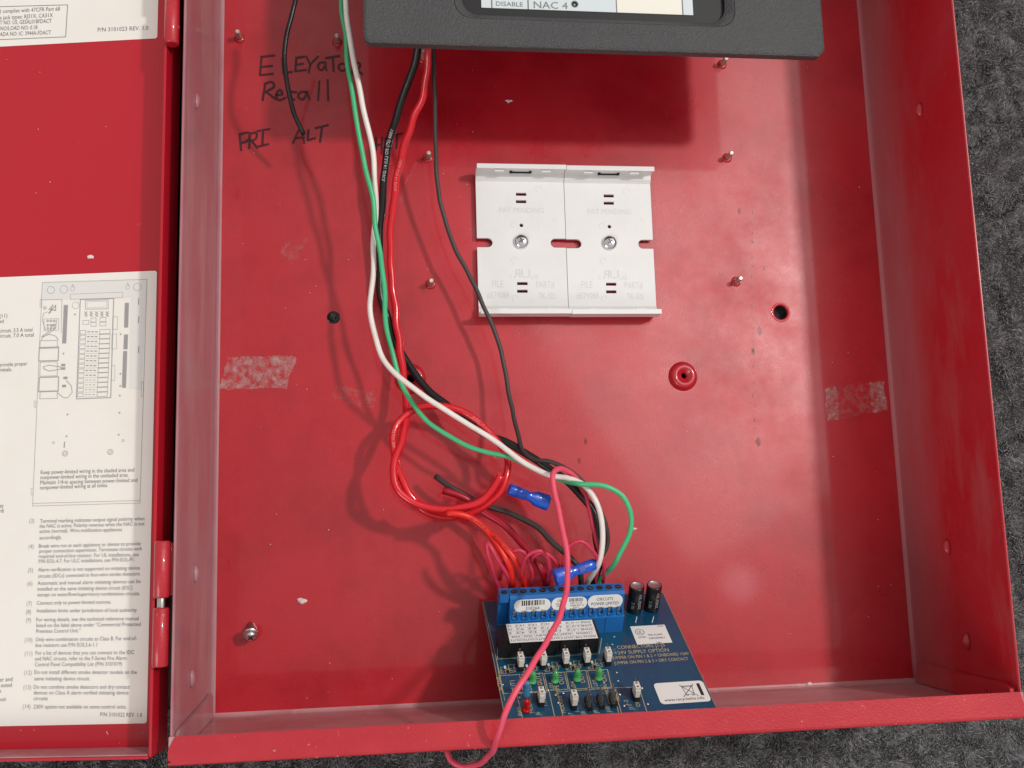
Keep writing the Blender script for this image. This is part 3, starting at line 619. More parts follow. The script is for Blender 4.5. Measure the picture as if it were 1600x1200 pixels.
bracket(xl, xm-.00015, 0, 'white plastic snap bracket crossed at its lower corner by the grey wire', 0)
bracket(xm+.00015, xm+(xm-xl), -.0003, 'white plastic snap bracket, the right one of the pair, clear of wires', 1)

# ================================================================== circuit board (leaning on the bottom wall)
mm = .001
class FM(Frame):      # millimetre frame
    pass
PB = FM(PCB.O, PCB.X*mm, PCB.Y*mm, PCB.Z*mm)
def pb(px, py, c=0):
    d = CR @ np.array([(px-800)/FPX, -(py-600)/FPX, -1.0]); O = PCB.O+PCB.Z*c*mm; t = ((O-CAM)@PCB.Z)/(d@PCB.Z); q = CAM+t*d-PCB.O
    return (q@PCB.X)/mm, (q@PCB.Y)/mm
brd = thing('circuit_board', 'blue printed circuit board leaning against the bottom wall of the cabinet', 'circuit board', tuple(PB.p(50,60,0)))
BW, BL = 99.7, 95.5
mb = MB(); mb.plate(PB, [(0,0),(BW,0),(BW,BL),(0,BL)], [], -1.6, -.05, 0, None); o_ = mb.build('board', pcb_m, brd)
for i, pl in enumerate(o_.data.polygons): pass
mb = MB(); mb.line(PB, [(.15,.2),(.15,BL)], .35, .02); mb.line(PB, [(BW-.15,.2),(BW-.15,BL)], .3, .02); mb.line(PB, [(0,.15),(BW,.15)], .3, .02); mb.build('board_rim', pcb_edge, brd)
# silkscreen
sk = MB(); c0 = .06
def kb(x, y): return pb(740+x/4, 890+y/4)
def sline(pts, wd=.30, closed=False): sk.line(PB, [kb(*q) for q in pts], wd, c0, 0, closed)
for bxs in ([(160,665),(287,656),(310,768),(184,776)],[(300,655),(430,648),(455,760),(320,768)],[(441,650),(566,642),(591,748),(464,757)],[(576,640),(701,631),(726,742),(600,750)],[(711,632),(836,625),(862,735),(740,742)],
            [(270,775),(472,765),(508,930),(308,945)],[(524,765),(868,741),(912,920),(562,935)],[(880,740),(1032,734),(1088,905),(928,915)]): sline(bxs, .32, True)
sline([(140,560),(145,575),(160,665)]); sline([(60,205),(165,660),(195,820)], .22)
sline([(150,480),(148,560),(785,528),(800,430)], .3)
def st(body, px, py, cap, dirx=(1,0), width=None, align='L'):
    dy = {(1,0):(0,-1),(-1,0):(0,1),(0,-1):(-1,0),(0,1):(1,0)}[dirx]; a, b = pb(px, py); sk.text(PB, body, a, b, dirx, dy, cap, c0, 0, width, align)
def stw(body, x0, y0, x1, y1, cap):
    a = pb(x0,y0); b = pb(x1,y1); sk.text(PB, body, a[0], a[1], (1,0), (0,-1), cap, c0, 0, width=b[0]-a[0])
stw('CONNECTORS J1-J5', 965, 1014.5, 1040, 1011.5, 2.6); stw('+24V SUPPLY OPTION', 961, 1023, 1046, 1018.5, 2.6)
stw('JUMPER ON PIN 1 & 2 = ONBOARD +24V', 957, 1030.5, 1078, 1025, 2.2); stw('JUMPER ON PIN 2 & 3 = DRY CONTACT', 960, 1038.5, 1077, 1033, 2.2)
for i, (x, y) in enumerate(((804,1075),(844,1064),(878,1062),(911,1060),(945,1058))): st('OUT%d' % (i+1), x+4, y+7, 2.4, (0,-1))
for i, (x, y) in enumerate(((832,1079),(866,1075),(900,1073),(934,1070))): st('LD%d' % (i+2), x, y+2, 1.9, (0,-1))
for i in range(5):
    x = 790+i*34; y = 1049-i*2
    st('R%d' % (i+1), x, y, 1.8); sk.line(PB, [pb(x+4,y-10),pb(x+13,y-10.5),pb(x+15,y+1),pb(x+6,y+2)], .25, c0, 0, True); st('J%d' % (i+1), x+10, y, 2.2, (0,-1)); sk.line(PB, [pb(x-8,y-6),pb(x-1,y-6.5),pb(x+1,y+4),pb(x-6,y+4.5)], .22, c0, 0, True)
    st('C%d' % (i+1), x-3, y+3, 1.7, (0,-1)); st('D%d' % (i+1), x+17, y-4, 1.6, (0,-1))
for t, x, y in (('ACTIVE',786,1079),('PWR',817,1118),('MODULE',834,1114),('J6',844,1118),('TYPE',856,1104),('MODULE TYPE',884,1114),('J7',896,1119),('1-5',905,1112),('6-10',922,1110),('11-15',941,1107),('J8',915,1117),('J9',935,1115),('J10',955,1113),('COMMON',958,1100),('ADDR',969,1095),('J11',990,1109),('1-2',983,1101),('ON',1001,1104)):
    st(t, x, y, 2.0, (0,-1))
for x, y in ((960,995),(957,1007),(964,1051),(966,1064),(944,1067),(786,1070)): a, b = pb(x,y); sk.poly(PB, [(a+.4*math.cos(t), b+.4*math.sin(t)) for t in np.linspace(0,6.28,9)[:-1]], c0, 1)
for x in (994.5,1020.5): a, b = pb(x, 962); a2, b2 = pb(x-1.5, 973); sk.line(PB, [(a,b+1),(a2,b2)], .35, c0, 1)
sk.build('silkscreen', [silk, sticker], brd)
# copper runs under the solder mask, solder joints, chip parts
tr = MB(); random.seed(21)
for k_ in range(26):
    a = random.uniform(4,92); b = random.uniform(40,92); pts = [(a,b)]
    for q in range(3):
        d_ = random.choice(((1,0),(0,1),(.7,.7),(-.7,.7),(-1,0))); l_ = random.uniform(3,11); a = min(max(a+d_[0]*l_,3),96); b = min(b+d_[1]*l_,94); pts.append((a,b))
    tr.line(PB, pts, .35, .0)
tr.build('copper_trace', mat('trace_under_mask', (.004,.095,.175), .3, coat=.5, coat_r=.1), brd)
for k_ in range(5):
    for q, (dx, dy) in enumerate(((-9,-2),(8,-4),(-4,5))):
        a, b = pb(792+k_*34+dx+6, 1046-k_*2+dy); m2 = MB(); m2.box(PB, a-.5, a+.5, b-1.0, b+1.0, .05, .6, 0); m2.box(PB, a-.52, a+.52, b-1.35, b-1.0, .05, .62, 1); m2.box(PB, a-.52, a+.52, b+1.0, b+1.35, .05, .62, 1)
        m2.build('chip_part', [relay_m if q else jump_w, steel], brd)
for x, y in ((800,1095),(812,1090),(856,1078),(868,1086),(872,1098),(880,1083),(968,1085),(1003,1075),(975,1103),(1012,1100)):
    a, b = pb(x,y); m2 = MB(); m2.lathe(PB.p(a,b,.02), PB.Z, [(.75*mm,0),(.6*mm,.25*mm),(.2*mm,.5*mm),(.00001,.52*mm)], 12); m2.build('solder_joint', steel, brd)
# terminal block
tb = MB(); A0, A1 = 5.2, 69.2; NT = 13; pit = (A1-A0)/NT
prof = [(18,0),(18,17),(19.2,22),(25.6,22),(26.6,20.5),(28.0,10.5),(30.8,9.6),(30.8,0)]
# first unit is cut back, the rest run the full profile
pts = [PB.p(A0+pit+.1,q[0],q[1]) for q in prof]; tb.prism(pts, np.zeros(3), PB.X*(A1-A0-pit-.1))
prof1 = [(18,0),(18,17),(19.2,22),(25.6,22),(25.6,18),(22.5,16),(22.5,2),(24.5,0)]
pts = [PB.p(A0,q[0],q[1]) for q in prof1]; tb.prism(pts, np.zeros(3), PB.X*(pit-.15))
term = tb.build('terminal_block', blue_p, brd)
for i in range(NT):
    a = A0+pit*(i+.5); cx = a
    m2 = MB(); m2.lathe(PB.p(cx,22.4,22.02), PB.Z, [(2.0*mm,0),(1.9*mm,.14*mm),(1.72*mm,.06*mm),(.00002,.05*mm)], 18, mats=[1,1,0])
    m2.box(Frame(PB.p(cx,22.4,22.08),(PB.X+.5*PB.Y)/np.linalg.norm(PB.X+.5*PB.Y),(PB.Y-.5*PB.X)/np.linalg.norm(PB.Y-.5*PB.X),PB.Z/mm), -.0011, .0011, -.00022, .00022, 0, .00012, 2)
    m2.build('screw_hole', [black_hole, blue_p, steel], term)
for i in range(1, NT):
    a = A0+pit*(i+.5)
    m2 = MB(); ff = 27.75
    m2.box(PB, a-.9, a+.9, ff-.3, ff+.5, 11.3, 14.2, 0); m2.build('contact', steel, term)
    m2 = MB(); m2.box(PB, a+1.0, a+2.0, ff-.4, ff+2.0, 9.7, 13.6, 0); m2.box(PB, a-1.2, a+.9, ff+.3, ff+2.4, 9.65, 11.0); m2.build('divider', blue_p, term)
for i in range(1, 7):
    m2 = MB(); a = A0+pit*(1+2*i-.0); m2.box(PB, a-.08, a+.08, 30.75, 30.95, .1, 9.4); m2.build('joint', mat('dark_blue_joint', (.005,.05,.20), .5), term)
# front face frame for the pill stickers: runs from (26.6,20.5) to (28,10.5)
fv = np.array([28.0-26.6, 10.5-20.5]); fl = np.linalg.norm(fv); fv /= fl; fn = np.array([-fv[1], fv[0]])
FF = Frame(PB.p(0,26.6,20.5), PB.X, PB.Y*fv[0]+PB.Z*fv[1], PB.Y*fn[0]+PB.Z*fn[1])
def pill(a0, a1, y0, y1, sk_):
    m2 = MB(); m2.plate(FF, rrect(a0,a1,y0,y1,(y1-y0)/2-.05,8), [], .05, .12, 0); return m2
def ftext(m2, body, a, y, cap, width, al='C'): m2.text(FF, body, a, y, (1,0), (0,-1), cap, .16, 1, width, al)
m2 = pill(12.3, 31.0, .3, 7.3, 0); ftext(m2, '310264', 21.8, 6.2, 1.8, 7)
random.seed(5); x = 16.5
while x < 28: wd = random.choice((.25,.4,.6)); m2.line(FF, [(x,1.0),(x,3.6)], wd, .16, 1); x += wd+random.choice((.3,.45))
m2.build('number_sticker', [sticker, ink_k], term)
m2 = pill(31.4, 49.8, .2, 7.2, 0); x = 40.5
while x < 47.5: wd = random.choice((.25,.4,.6)); m2.line(FF, [(x,.9),(x,2.7)], wd, .16, 1); x += wd+random.choice((.3,.4))
ftext(m2, 'PANEL', 35.5, 4.2, 1.0, 3.6); ftext(m2, '2007-12-18', 44, 4.2, 1.0, 6); ftext(m2, 'TEST OK', 36, 5.5, 1.0, 4); ftext(m2, '110006 REV 10', 44.5, 5.5, 1.0, 7); ftext(m2, 'R/L', 38, 6.8, 1.0, 3); ftext(m2, '01011', 44, 6.8, 1.0, 3); ftext(m2, 'UL', 35.5, 2.6, 1.6, 2)
m2.build('barcode_sticker', [sticker, ink_k], term)
m2 = pill(50.2, 68.4, -.1, 7.2, 0); ftext(m2, 'CIRCUITS', 59, 3.0, 1.7, 8.6); ftext(m2, 'POWER LIMITED', 59.3, 5.6, 1.7, 14.5)
m2.build('circuit_sticker', [sticker, ink_k], term)
# relays and their common label
R0, R1 = 3.1, 53.0
for i in range(5):
    a0 = R0+(R1-R0)*i/5; a1 = R0+(R1-R0)*(i+1)/5
    m2 = MB(); m2.box(PB, a0+.1, a1-.1, 33, 45.2, 0, 10.2, 0, .25); m2.build('relay', relay_m, brd)
RC = [pb(x, y, 10.3) for x, y in ((790,975),(922,967.5),(934.5,997),(797,1004.5))]
la0, la1 = RC[3][0], RC[2][0]; lb0, lb1 = RC[0][1]+.2, RC[2][1]
m2 = MB(); m2.plate(PB, [(la0,lb0),(la1,lb0),(la1,lb1),(la0,lb1)], [], 10.25, 10.35)
rows = [['MODULE TYPE','OUT1','OUT2','OUT3','OUT4','OUT5'],['COMMON','ALRM','TRBL','SUPV','MON','PWR'],['ZONE 1-5','Z  1','Z  2','Z  3','Z  4','Z  5'],['ZONE 6-10','Z  6','Z  7','Z  8','Z  9','Z  10'],['ZONE 11-15','Z  11','Z  12','Z  13','Z  14','Z  15']]
cw = [0,.27]+[.27+.146*(i+1) for i in range(5)]; lw = la1-la0; lh = lb1-lb0
for r_, row in enumerate(rows):
    for c_, t in enumerate(row):
        xc = la1-lw*(cw[c_]+cw[c_+1])/2; yc = lb1-lh*(.04+r_*.192)-.1
        wfull = lw*(cw[c_+1]-cw[c_]); wd = min(wfull*.86, len(t)*1.35)
        m2.text(PB, t, xc, yc-1.65+.0, (-1,0), (0,1), 1.45, 10.42, 1, wd, 'C')
    if r_: m2.line(PB, [(la0,lb1-lh*(.005+r_*.192)),(la1,lb1-lh*(.005+r_*.192))], .10, 10.40, 2)
for c_ in range(1,6): m2.line(PB, [(la1-lw*cw[c_],lb0),(la1-lw*cw[c_],lb1)], .12, 10.40, 2)
m2.build('relay_label', [sticker, ink_k, ink_l], brd)
# capacitors
for x, y in ((990.5,953),(1017.5,951)):
    a, b = pb(x, y); m2 = MB(); R = 4.05*mm; hh = 15.5*mm
    m2.lathe(PB.p(a,b,0), PB.Z, [(R*.95,.3*mm),(R,.8*mm),(R,1.8*mm),(R*.94,2.3*mm),(R,2.8*mm),(R,hh-.6*mm),(R*.94,hh),(R*.84,hh+.02*mm),(R*.82,hh-.3*mm),(.00001,hh-.35*mm)], 28, mats=[0,0,0,0,0,0,0,1,1])
    cp_ = m2.build('capacitor', [cap_b, cap_top], brd)
    m2 = MB(); F2 = Frame(PB.p(a,b,0), PB.X/mm, PB.Y/mm, PB.Z/mm)
    for txt, ang0 in (('2200uF 35V', .35), ('105 C', -.55)):
        tv, tf, tw, _ = glyphs(txt); sc = .0016/CAPH
        m2.add([F2.p((R+.00006)*math.sin(ang0+(y_-.35)*sc/R*-1), (R+.00006)*math.cos(ang0+(y_-.35)*sc/R*-1), .0032+x_*sc*.85) for x_, y_ in tv], tf)
    m2.build('capacitor_print', mat('pale_print', (.45,.45,.43), .5), cp_)
# board stickers
def bsheet(corners, r=.0, c=.08):
    q = [pb(*k_) for k_ in corners]; a0 = min(q[0][0],q[3][0]); a0 = (q[0][0]+q[3][0])/2; a1 = (q[1][0]+q[2][0])/2; b0 = (q[0][1]+q[1][1])/2; b1 = (q[2][1]+q[3][1])/2
    m2 = MB(); m2.plate(PB, rrect(a0,a1,b0,b1,max(r,.2),6), [], c, c+.1); return m2, a0, a1, b0, b1
m2, a0, a1, b0, b1 = bsheet([(984,979),(1039,976.5),(1050,1004.5),(995.5,1007)]); z_ = .24
def bt(m2, body, a, b, cap, wd, al='C', m=1): m2.text(PB, body, a, b, (1,0), (0,-1), cap, z_, m, wd, al)
m2.line(PB, circ(a0+3.8,b0+5,2.3,18), .25, z_, 1, True); bt(m2, 'UL', a0+3.8, b0+6.2, 2.4, 2.4); bt(m2, 'LISTED', a0+4, b0+9.6, 1.2, 4.2)
bt(m2, 'FIRE ALARM', a0+11.4, b0+8.2, 1.3, 7.4); bt(m2, 'SUBASSEMBLY', a0+11.6, b0+10.8, 1.3, 8.6); bt(m2, '5AR1', a0+11.6, b0+14.2, 1.0, 2.6); bt(m2, '16352', a1-2.6, b0+1.5, 1.0, 3)
m2.build('listing_sticker', [sticker, ink_k], brd)
m2, a0, a1, b0, b1 = bsheet([(1021.5,1067.5),(1100,1064),(1110,1097),(1031,1100)], 2.0)
bt(m2, 'www.recyclethis.info', (a0+a1)/2-.3, b1-1.6, 1.9, 19.5)
bx = a0+(a1-a0)*.64; bY = b0+6.3
m2.line(PB, [(bx-2.5,bY-2.6),(bx+2.5,bY-2.6),(bx+1.9,bY+2.6),(bx-1.9,bY+2.6)], .22, z_, 1, True); m2.line(PB, [(bx-3,bY-3.1),(bx+3,bY-3.1)], .3, z_, 1); m2.line(PB, [(bx-3.4,bY-4),(bx+3.6,bY+4)], .28, z_, 1); m2.line(PB, [(bx+3.4,bY-4),(bx-3.6,bY+4)], .28, z_, 1)
for sx in (-1.4,1.4): m2.line(PB, circ(bx+sx,bY+3,.5,8), .2, z_, 1, True)
m2.line(PB, [(a1-3.0,b0+2.4),(a1-3.0,b0+9.6)], 1.5, z_, 1)
m2.build('recycling_sticker', [sticker, ink_k], brd)
# jumpers on pin headers
def jumper(px, py, white=True, pins=True):
    a, b = pb(px, py); m2 = MB(); m2.box(PB, a-1.3, a+1.3, b-3.6, b+3.9, 0, 2.4, 0, .3); hd = m2.build('pin_header', relay_m, brd)
    for k_ in range(3):
        m2 = MB(); y = b-2.5+k_*2.54; h_ = 8.6; m2.box(PB, a-.32, a+.32, y-.32, y+.32, 2.4, h_, 0); m2.build('pin', steel, hd)
    if white:
        m2 = MB(); m2.plate(PB, [(a-1.25,b-1.1+.0),(a+1.25,b-1.1),(a+1.25,b+3.3),(a-1.25,b+3.3)], [[(a-.55,b-.6),(a+.55,b-.6),(a+.55,b+.5),(a-.55,b+.5)],[(a-.55,b+1.7),(a+.55,b+1.7),(a+.55,b+2.8),(a-.55,b+2.8)]], 2.5, 8.0)
        m2.box(PB, a+1.26, a+1.75, b-.2, b+2.4, 3.6, 6.6); m2.box(PB, a-1.6, a-1.26, b-.2, b+2.4, 4.2, 6.2)
        m2.box(PB, a-1.0, a+1.0, b+3.31, b+3.6, 2.6, 6.4); m2.build('jumper', jump_w, brd)
for x, y in ((812,1041),(847,1038.5),(882,1036),(915,1034),(948,1033)): jumper(x, y)
jumper(844,1096); jumper(895,1101); jumper(992,1088)
for x, y in ((919,1102),(938,1099.5),(957,1097)): jumper(x, y, False)
# LEDs
def led(px, py, m):
    a, b = pb(px, py); m2 = MB(); R = 1.55*mm
    m2.lathe(PB.p(a,b,0), PB.Z, [(1.85*mm,.3*mm),(1.85*mm,1.2*mm),(R,1.25*mm),(R,3.6*mm),(R,4.6*mm),(R*.92,5.5*mm),(R*.68,6.3*mm),(R*.35,6.75*mm),(.00001,6.9*mm)], 20)
    l_ = m2.build('indicator_led', m, brd); m2 = MB(); m2.box(PB, a-.9, a+.1, b-.5, b+.5, .4, 2.2); m2.box(PB, a+.3, a+.8, b-.3, b+.3, .4, 2.9); m2.build('led_chip', steel, l_)
for x, y in ((832,1067),(867,1065.5),(901.5,1063),(935,1061.5)): led(x, y, led_g)
led(822, 1111, led_r)
# blue dipped component
a, b = pb(822, 1100); m2 = MB(); m2.lathe(PB.p(a,b-1,2.6), PB.Z-.12*PB.Y, [(.0003,0),(1.6*mm,.5*mm),(2.2*mm,1.8*mm),(2.1*mm,3.6*mm),(1.45*mm,5.2*mm),(1.55*mm,6.6*mm),(1.7*mm,7.8*mm),(1.2*mm,8.9*mm),(.00002,9.3*mm)], 18, flat=.8)
va = m2.build('dipped_component', varis, brd)
m2 = MB()
for sx in (-1,1): m2.tube(spline([PB.p(a+sx*.8,b-1.2,6.5),PB.p(a+sx*2.3,b-.6,6.0),PB.p(a+sx*2.5,b-.4,3.6),PB.p(a+sx*1.6,b,0)], .0006), .00022, 6)
m2.build('lead', steel, va)

# ================================================================== wires
def wire(name, pts, r, m, label, cat='wire', group=None, text=None, ends=True, tm=None, board_end=None, mcap=None):
    p = [P(*q) if len(q) == 3 else q[0] for q in pts]
    if board_end is not None:
        a, b, c = board_end; p += [PB.p(a, b-4.5, c+2.5), PB.p(a, b+1.0, c)]
    sp = spline(p, .0022); ph_ = [(random.uniform(120,420), random.uniform(0,6.28), random.gauss(0,1), random.gauss(0,1)) for _ in range(5)]; n_ = len(sp)
    sp = [q+np.array((sum(a[2]*math.sin(a[0]*i*.0022+a[1]) for a in ph_), sum(a[3]*math.sin(a[0]*i*.0022+a[1]) for a in ph_), 0))*.00013*min(1, i/6, (n_-1-i)/6) for i, q in enumerate(sp)]
    mb = MB(); mb.tube(sp, r, 12, 0, mcap=mcap)
    if text:
        for body, s0, cap, fl in text: wtext(mb, sp, r, body, s0, cap, 1, fl)
    o = mb.build(name, [m]+([tm] if tm else [])); tag(o, label, cat, group); return o
def slot(i): return (A0+pit*(i+.5), 17.5, 11)
wprint = mat('white_wire_print', (.60,.60,.58), .5); rprint = mat('pale_red_wire_print', (.78,.22,.20), .5); bprint = mat('dark_wire_print', (.10,.01,.01), .5)
wire('wire', [(466,-30,.058),(462,0,.055),(448,55,.052),(445,105,.048),(452,150,.041),(463,185,.035),(475,211,.031)], .00125, w_black, 'short loose black wire ending over the handwriting')
wire('wire', [(533,-60,.062),(539,0,.060),(545,40,.058),(553,100,.055),(566,160,.051),(577,205,.048),(584,250,.045),(586,300,.042),(586,350,.038),(584,400,.036),(580,450,.034),(579,487,.033),(588,530,.034),(600,562,.036),(620,588,.038),(650,610,.039),(690,636,.039),(740,668,.039),(790,702,.040),(830,729,.043),(858,742,.046),(885,746,.048),(908,755,.049),(926,775,.050),(938,805,.050),(942,840,.048),(936,878,.044)], .00142, w_white, 'white wire running down past the brackets to the terminal block', board_end=slot(9))
wire('wire', [(528,-60,.056),(533,0,.055),(540,60,.053),(545,110,.051),(551,150,.050),(557,190,.049),(567,240,.047),(577,290,.046),(586,340,.044),(593,390,.041),(598,430,.038),(602,480,.034),(606,520,.031),(614,560,.029),(627,598,.029),(645,630,.030),(670,660,.031),(700,682,.032),(730,697,.034),(765,706,.036),(800,716,.038),(835,733,.040),(870,748,.043),(910,755,.053),(945,760,.054),(972,776,.053),(985,800,.052),(983,832,.050),(966,872,.046)], .00128, w_green, 'green wire curving out to the right above the terminal block', board_end=slot(10))
wire('wire', [(660,40,.060),(652,85,.052),(640,120,.045),(625,165,.036),(611,210,.028),(603,250,.022),(598,300,.017),(595,350,.012),(592,400,.009),(593,430,.008),(599,478,.0065),(610,512,.006),(625,550,.0065),(646,580,.008),(670,610,.010),(700,636,.013),(728,659,.018),(783,689,.026),(822,708,.030),(855,730,.033),(890,755,.037),(912,778,.040),(928,805,.041),(934,845,.039),(936,880,.036)], .0021, w_black, 'thick black wire with white print bending under the white wire', text=[('AWG 14 (UL) OR (75) 600V', .056, .0017, True)], tm=wprint, board_end=slot(9.6))
wire('wire', [(673,40,.062),(669,85,.056),(667,120,.049),(660,150,.043),(645,190,.035),(630,232,.028),(620,280,.022),(612,340,.017),(610,400,.013),(615,460,.011),(622,520,.011),(628,570,.013),(633,610,.017),(635,650,.023),(628,690,.029),(617,717,.033),(614,738,.035),(621,762,.036),(641,782,.036),(672,794,.036),(706,795,.036),(740,788,.036),(766,770,.037),(783,742,.040)], .0020, w_red, 'thick red wire dropping from the bezel into the coil', text=[('AWG 14 (UL) 600V', .072, .0015, True)], tm=rprint)
wire('wire', [(733,810,.030),(712,804,.032),(690,800,.033),(660,789,.034),(640,772,.035),(627,748,.034),(618,715,.031),(614,684,.028),(623,659,.026),(641,643,.025),(671,634,.025),(704,637,.025),(734,649,.025),(762,672,.026),(783,698,.028),(793,720,.031),(791,745,.033),(781,770,.033),(757,791,.031),(727,803,.029),(696,809,.028),(668,801,.028),(650,788,.028)], .0019, w_red, 'red wire coiled in a full loop beside the blue connector', text=[('AWG 14 AWG 600V (UL)', .118, .0015, False), ('600 VOLTS AWG', .060, .0015, False)], tm=rprint)
wire('wire', [(697,802,.039),(715,803,.039),(735,809,.038),(752,821,.038),(764,834,.039),(780,856,.042),(793,880,.042),(799,900,.038)], .0017, w_orange, 'orange-red printed wire leaving the coil, left of the orange pair', text=[('1007 AWG 18', .012, .0013, False)], tm=bprint, board_end=slot(1.6))
wire('wire', [(761,829,.037),(772,838,.041),(790,857,.043),(806,876,.043),(816,898,.038)], .0015, w_orange, 'orange-red printed wire entering the terminal block, right of the orange pair', text=[('18 AWG 1007', .006, .0012, False)], tm=bprint, board_end=slot(2.6))
wire('wire', [(692,766,.024),(722,776,.024),(750,795,.023),(780,815,.025),(806,838,.028),(828,864,.032),(846,888,.034)], .0019, w_red2, 'maroon wire with a square cut end under the coil', board_end=slot(5))
wire('wire', [(680,744,.016),(700,758,.018),(730,776,.019),(762,791,.021),(800,803,.024),(835,821,.028),(862,845,.032),(886,868,.035),(906,890,.035)], .0015, w_grey, 'dark grey wire with a free end inside the red coil', board_end=slot(8.6))
wire('wire', [(677,40,.058),(678,85,.050),(679,140,.041),(680,190,.034),(681,240,.028),(684,290,.024),(694,340,.021),(710,385,.020),(733,430,.0195),(752,470,.0195),(770,510,.019),(784,555,.018),(793,600,.019),(800,640,.022),(808,672,.027),(818,706,.034),(834,719,.038),(856,720,.041),(880,730,.043),(904,746,.044),(926,776,.044),(944,812,.044),(950,846,.042),(941,868,.041),(928,880,.041)], .0012, w_grey, 'thin grey-brown wire hanging down across the bracket corner')
GP = 'pink field wires at the terminal block'
wire('wire', [(915,772,.043),(903,752,.044),(890,738,.047),(876,732,.051),(864,741,.055),(866,765,.057),(873,800,.060),(882,840,.064),(887,880,.068),(885,922,.074),(876,958,.082),(856,1000,.093),(831,1040,.103),(807,1078,.109),(791,1113,.110),(779,1147,.104),(772,1166,.096),(768,1177,.088),(757,1188,.080),(744,1195,.072),(722,1197,.066),(704,1188,.064),(697,1168,.062)], .00138, w_pink, 'long pink wire crossing in front of the board and over the cabinet lip')
wire('wire', [(880,744,.044),(900,752,.045),(914,770,.046),(920,795,.046),(925,822,.045),(934,852,.043),(944,880,.042)], .0010, w_pink2, 'pink wire running inside the black bundle to the right of the terminal block', group=GP, board_end=slot(11))
pk = [([(760,846,.046),(762,862,.046),(768,885,.042)], 0, 'thin pink wire at the left end of the terminal block'),
      ([(760,846,.046),(768,856,.047),(780,878,.045),(791,897,.040)], 1, 'thin pink wire bending beside the left end of the terminal block'),
      ([(813,905,.034),(816,886,.044),(822,871,.050),(833,862,.052),(845,860,.052),(854,869,.050),(858,886,.044)], 5, 'pink wire bent into a tall arch in the middle of the loops'),
      ([(790,880,.036),(796,866,.041),(806,860,.043),(817,863,.043),(827,876,.041),(832,892,.037)], 3, 'pink wire arch at the left of the tall arch'),
      ([(828,884,.036),(834,869,.042),(848,864,.044),(864,873,.043),(875,889,.038)], 6, 'low pink wire arch behind the tall arch'),
      ([(878,893,.038),(882,872,.046),(891,852,.050),(907,846,.051),(923,857,.049),(934,876,.044)], 10, 'pink wire arch over the blue connector on the terminal block'),
      ([(781,905,.030),(783,889,.036),(787,877,.038),(791,885,.036)], 1.4, 'short pink wire tucked behind the orange wires')]
for pts, s_, lb in pk:
    wire('wire', pts, .00100, w_pink2, lb, group=GP, board_end=slot(s_))
# insulated blue spade connectors
def connector(p0, p1, label):
    a, b = np.array(P(*p0)), np.array(P(*p1)); ax = b-a; L_ = np.linalg.norm(ax); ax /= L_; up_ = np.array([0,0,1.])-ax*ax[2]; up_ /= np.linalg.norm(up_); sd = np.cross(up_, ax)
    mb = MB(); n = 20
    prof = [(0,.0026,.0026),(.02,.0030,.0029),(.20,.0031,.0029),(.27,.0028,.0025),(.30,.0029,.0026),(.42,.0029,.0024),(.45,.0025,.0022),(.55,.0026,.0023),(.68,.0040,.0027),(.96,.0043,.0027),(1.0,.0041,.0025)]
    v = [a+ax*t*L_+w_*math.copysign(abs(math.cos(2*math.pi*k_/n))**.8, math.cos(2*math.pi*k_/n))*sd+h_*math.copysign(abs(math.sin(2*math.pi*k_/n))**.8, math.sin(2*math.pi*k_/n))*up_ for t, w_, h_ in prof for k_ in range(n)]
    mb.add(v, [(i*n+k_,i*n+(k_+1)%n,(i+1)*n+(k_+1)%n,(i+1)*n+k_) for i in range(len(prof)-1) for k_ in range(n)], 0, True); mb.add(v, [tuple(range(n)), tuple((len(prof)-1)*n+k_ for k_ in range(n))], 0)
    o = mb.build('crimp_connector', blue_c); tag(o, label, 'connector', 'blue crimp connectors')
    mb = MB(); F2 = Frame(a+ax*L_*.36, ax, sd, up_); mb.box(F2, -.0016, .0016, -.0013, .0013, .0021, .0029); mb.build('crimp_mark', mat('dark_blue_dent', (.004,.04,.30), .25), o)
connector((795,764,.030), (857,786,.026), 'blue crimp connector lying beside the right side of the red coil')
connector((929,881,.041), (867,903,.045), 'blue crimp connector resting on top of the terminal block')

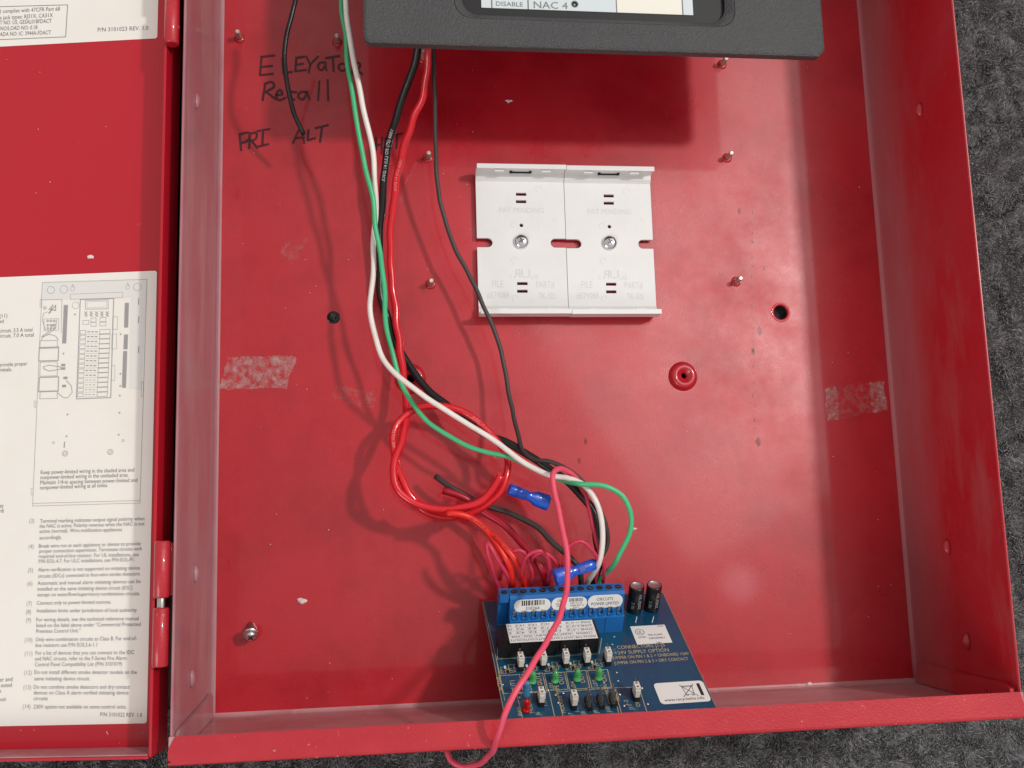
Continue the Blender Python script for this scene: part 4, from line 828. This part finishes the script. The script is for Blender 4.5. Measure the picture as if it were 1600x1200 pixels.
# ================================================================== loose bits
def scr(px, py, label):
    b = P(px, py-6, 0); ax = P(px+1, py+18, .0128)-b; t = thing('screw', label, 'screw', tuple(b))
    mb = MB(); prof = [(.0014,0)]; h = .0008; k_ = 0
    while h < .0095: prof.append((.0017 if k_ % 2 else .00135, h)); h += .0004; k_ += 1
    mb.lathe(b, ax, prof, 14); mb.build('shank', steel, t)
    mb = MB(); mb.lathe(b, ax, [(.0038,.0096),(.0039,.0100),(.0038,.0106),(.0026,.0107)], 22); mb.build('washer', steel, t)
    mb = MB(); mb.lathe(b, ax, [(.0029,.0108),(.0030,.0112),(.0028,.0122),(.0020,.0130),(.0001,.0133)], 20); hd = mb.build('head', chrome, t)
    mb = MB(); ax = ax/np.linalg.norm(ax); x_ = np.cross((0,1.,.3), ax); x_ /= np.linalg.norm(x_); y_ = np.cross(ax, x_); d1 = .8*x_+.6*y_; d2 = -.6*x_+.8*y_
    mb.box(Frame(b,d1,d2,ax), -.0016, .0016, -.0003, .0003, .0122, .01342); mb.box(Frame(b,d2,-d1,ax), -.0016, .0016, -.0003, .0003, .0122, .01345); mb.build('cross_recess', MATS['screw_recess'], hd)
scr(391, 981, 'steel screw with washer standing in the lower left of the back panel')
scrap_m = mat('white_crumb', (.78,.66,.64), .8)
def scrap(F, px, py, r, label):
    a, b = F.hit(px, py); n = 11; mb = MB(); h = r*.45
    base = [(a+r*random.uniform(.45,1.25)*math.cos(6.28*i/n)*1.25, b+r*random.uniform(.4,1.1)*math.sin(6.28*i/n)*.8) for i in range(n)]
    v = [F.p(q[0],q[1],.0003) for q in base]+[F.p(a+(q[0]-a)*.7+random.gauss(0,r*.1), b+(q[1]-b)*.7, h*random.uniform(.5,1.4)) for q in base]+[F.p(a,b,h*1.2)]
    mb.add(v, [(i,(i+1)%n,n+(i+1)%n,n+i) for i in range(n)]+[(n+i,n+(i+1)%n,2*n) for i in range(n)])
    tag(mb.build('crumb', scrap_m), label, 'crumb', 'white crumbs')
scrap(BACK, 471, 938, .0026, 'white crumb on the back panel above the standing screw')
scrap(BACK, 795, 158, .0017, 'white crumb on the back panel below the grey bezel')
scrap(BACK, 1264, 1069, .0017, 'white crumb in the bottom right of the cabinet')
scrap(BACK, 991, 826, .0013, 'small pale crumb right of the green wire')
scrap(DOOR, 141, 402, .0015, 'white crumb on the door between the two labels')
mb = MB()
for k_ in range(124):
    if k_ < 110: F, x, y = BACK, random.uniform(.01,W-.01), random.uniform(.005,.38)
    else: F, x, y = DOOR, random.uniform(-.1,0), random.choice((random.uniform(.222,.33), random.uniform(.002,.01)))
    r = random.uniform(.00010,.00036); q = [(x+r*random.uniform(.5,1.6)*math.cos(t), y+r*random.uniform(.5,1.4)*math.sin(t)) for t in np.linspace(0,6.28,6)[:-1]]
    mb.add([F.p(u_[0],u_[1],.00035) for u_ in q]+[F.p(x,y,.0007)], [(i,(i+1)%5,5) for i in range(5)])
o = mb.build('dust_specks', scrap_m, loc=(0,0,0)); o['kind'] = 'stuff'; tag(o, 'tiny pale dust specks scattered over the red metal', 'dust')
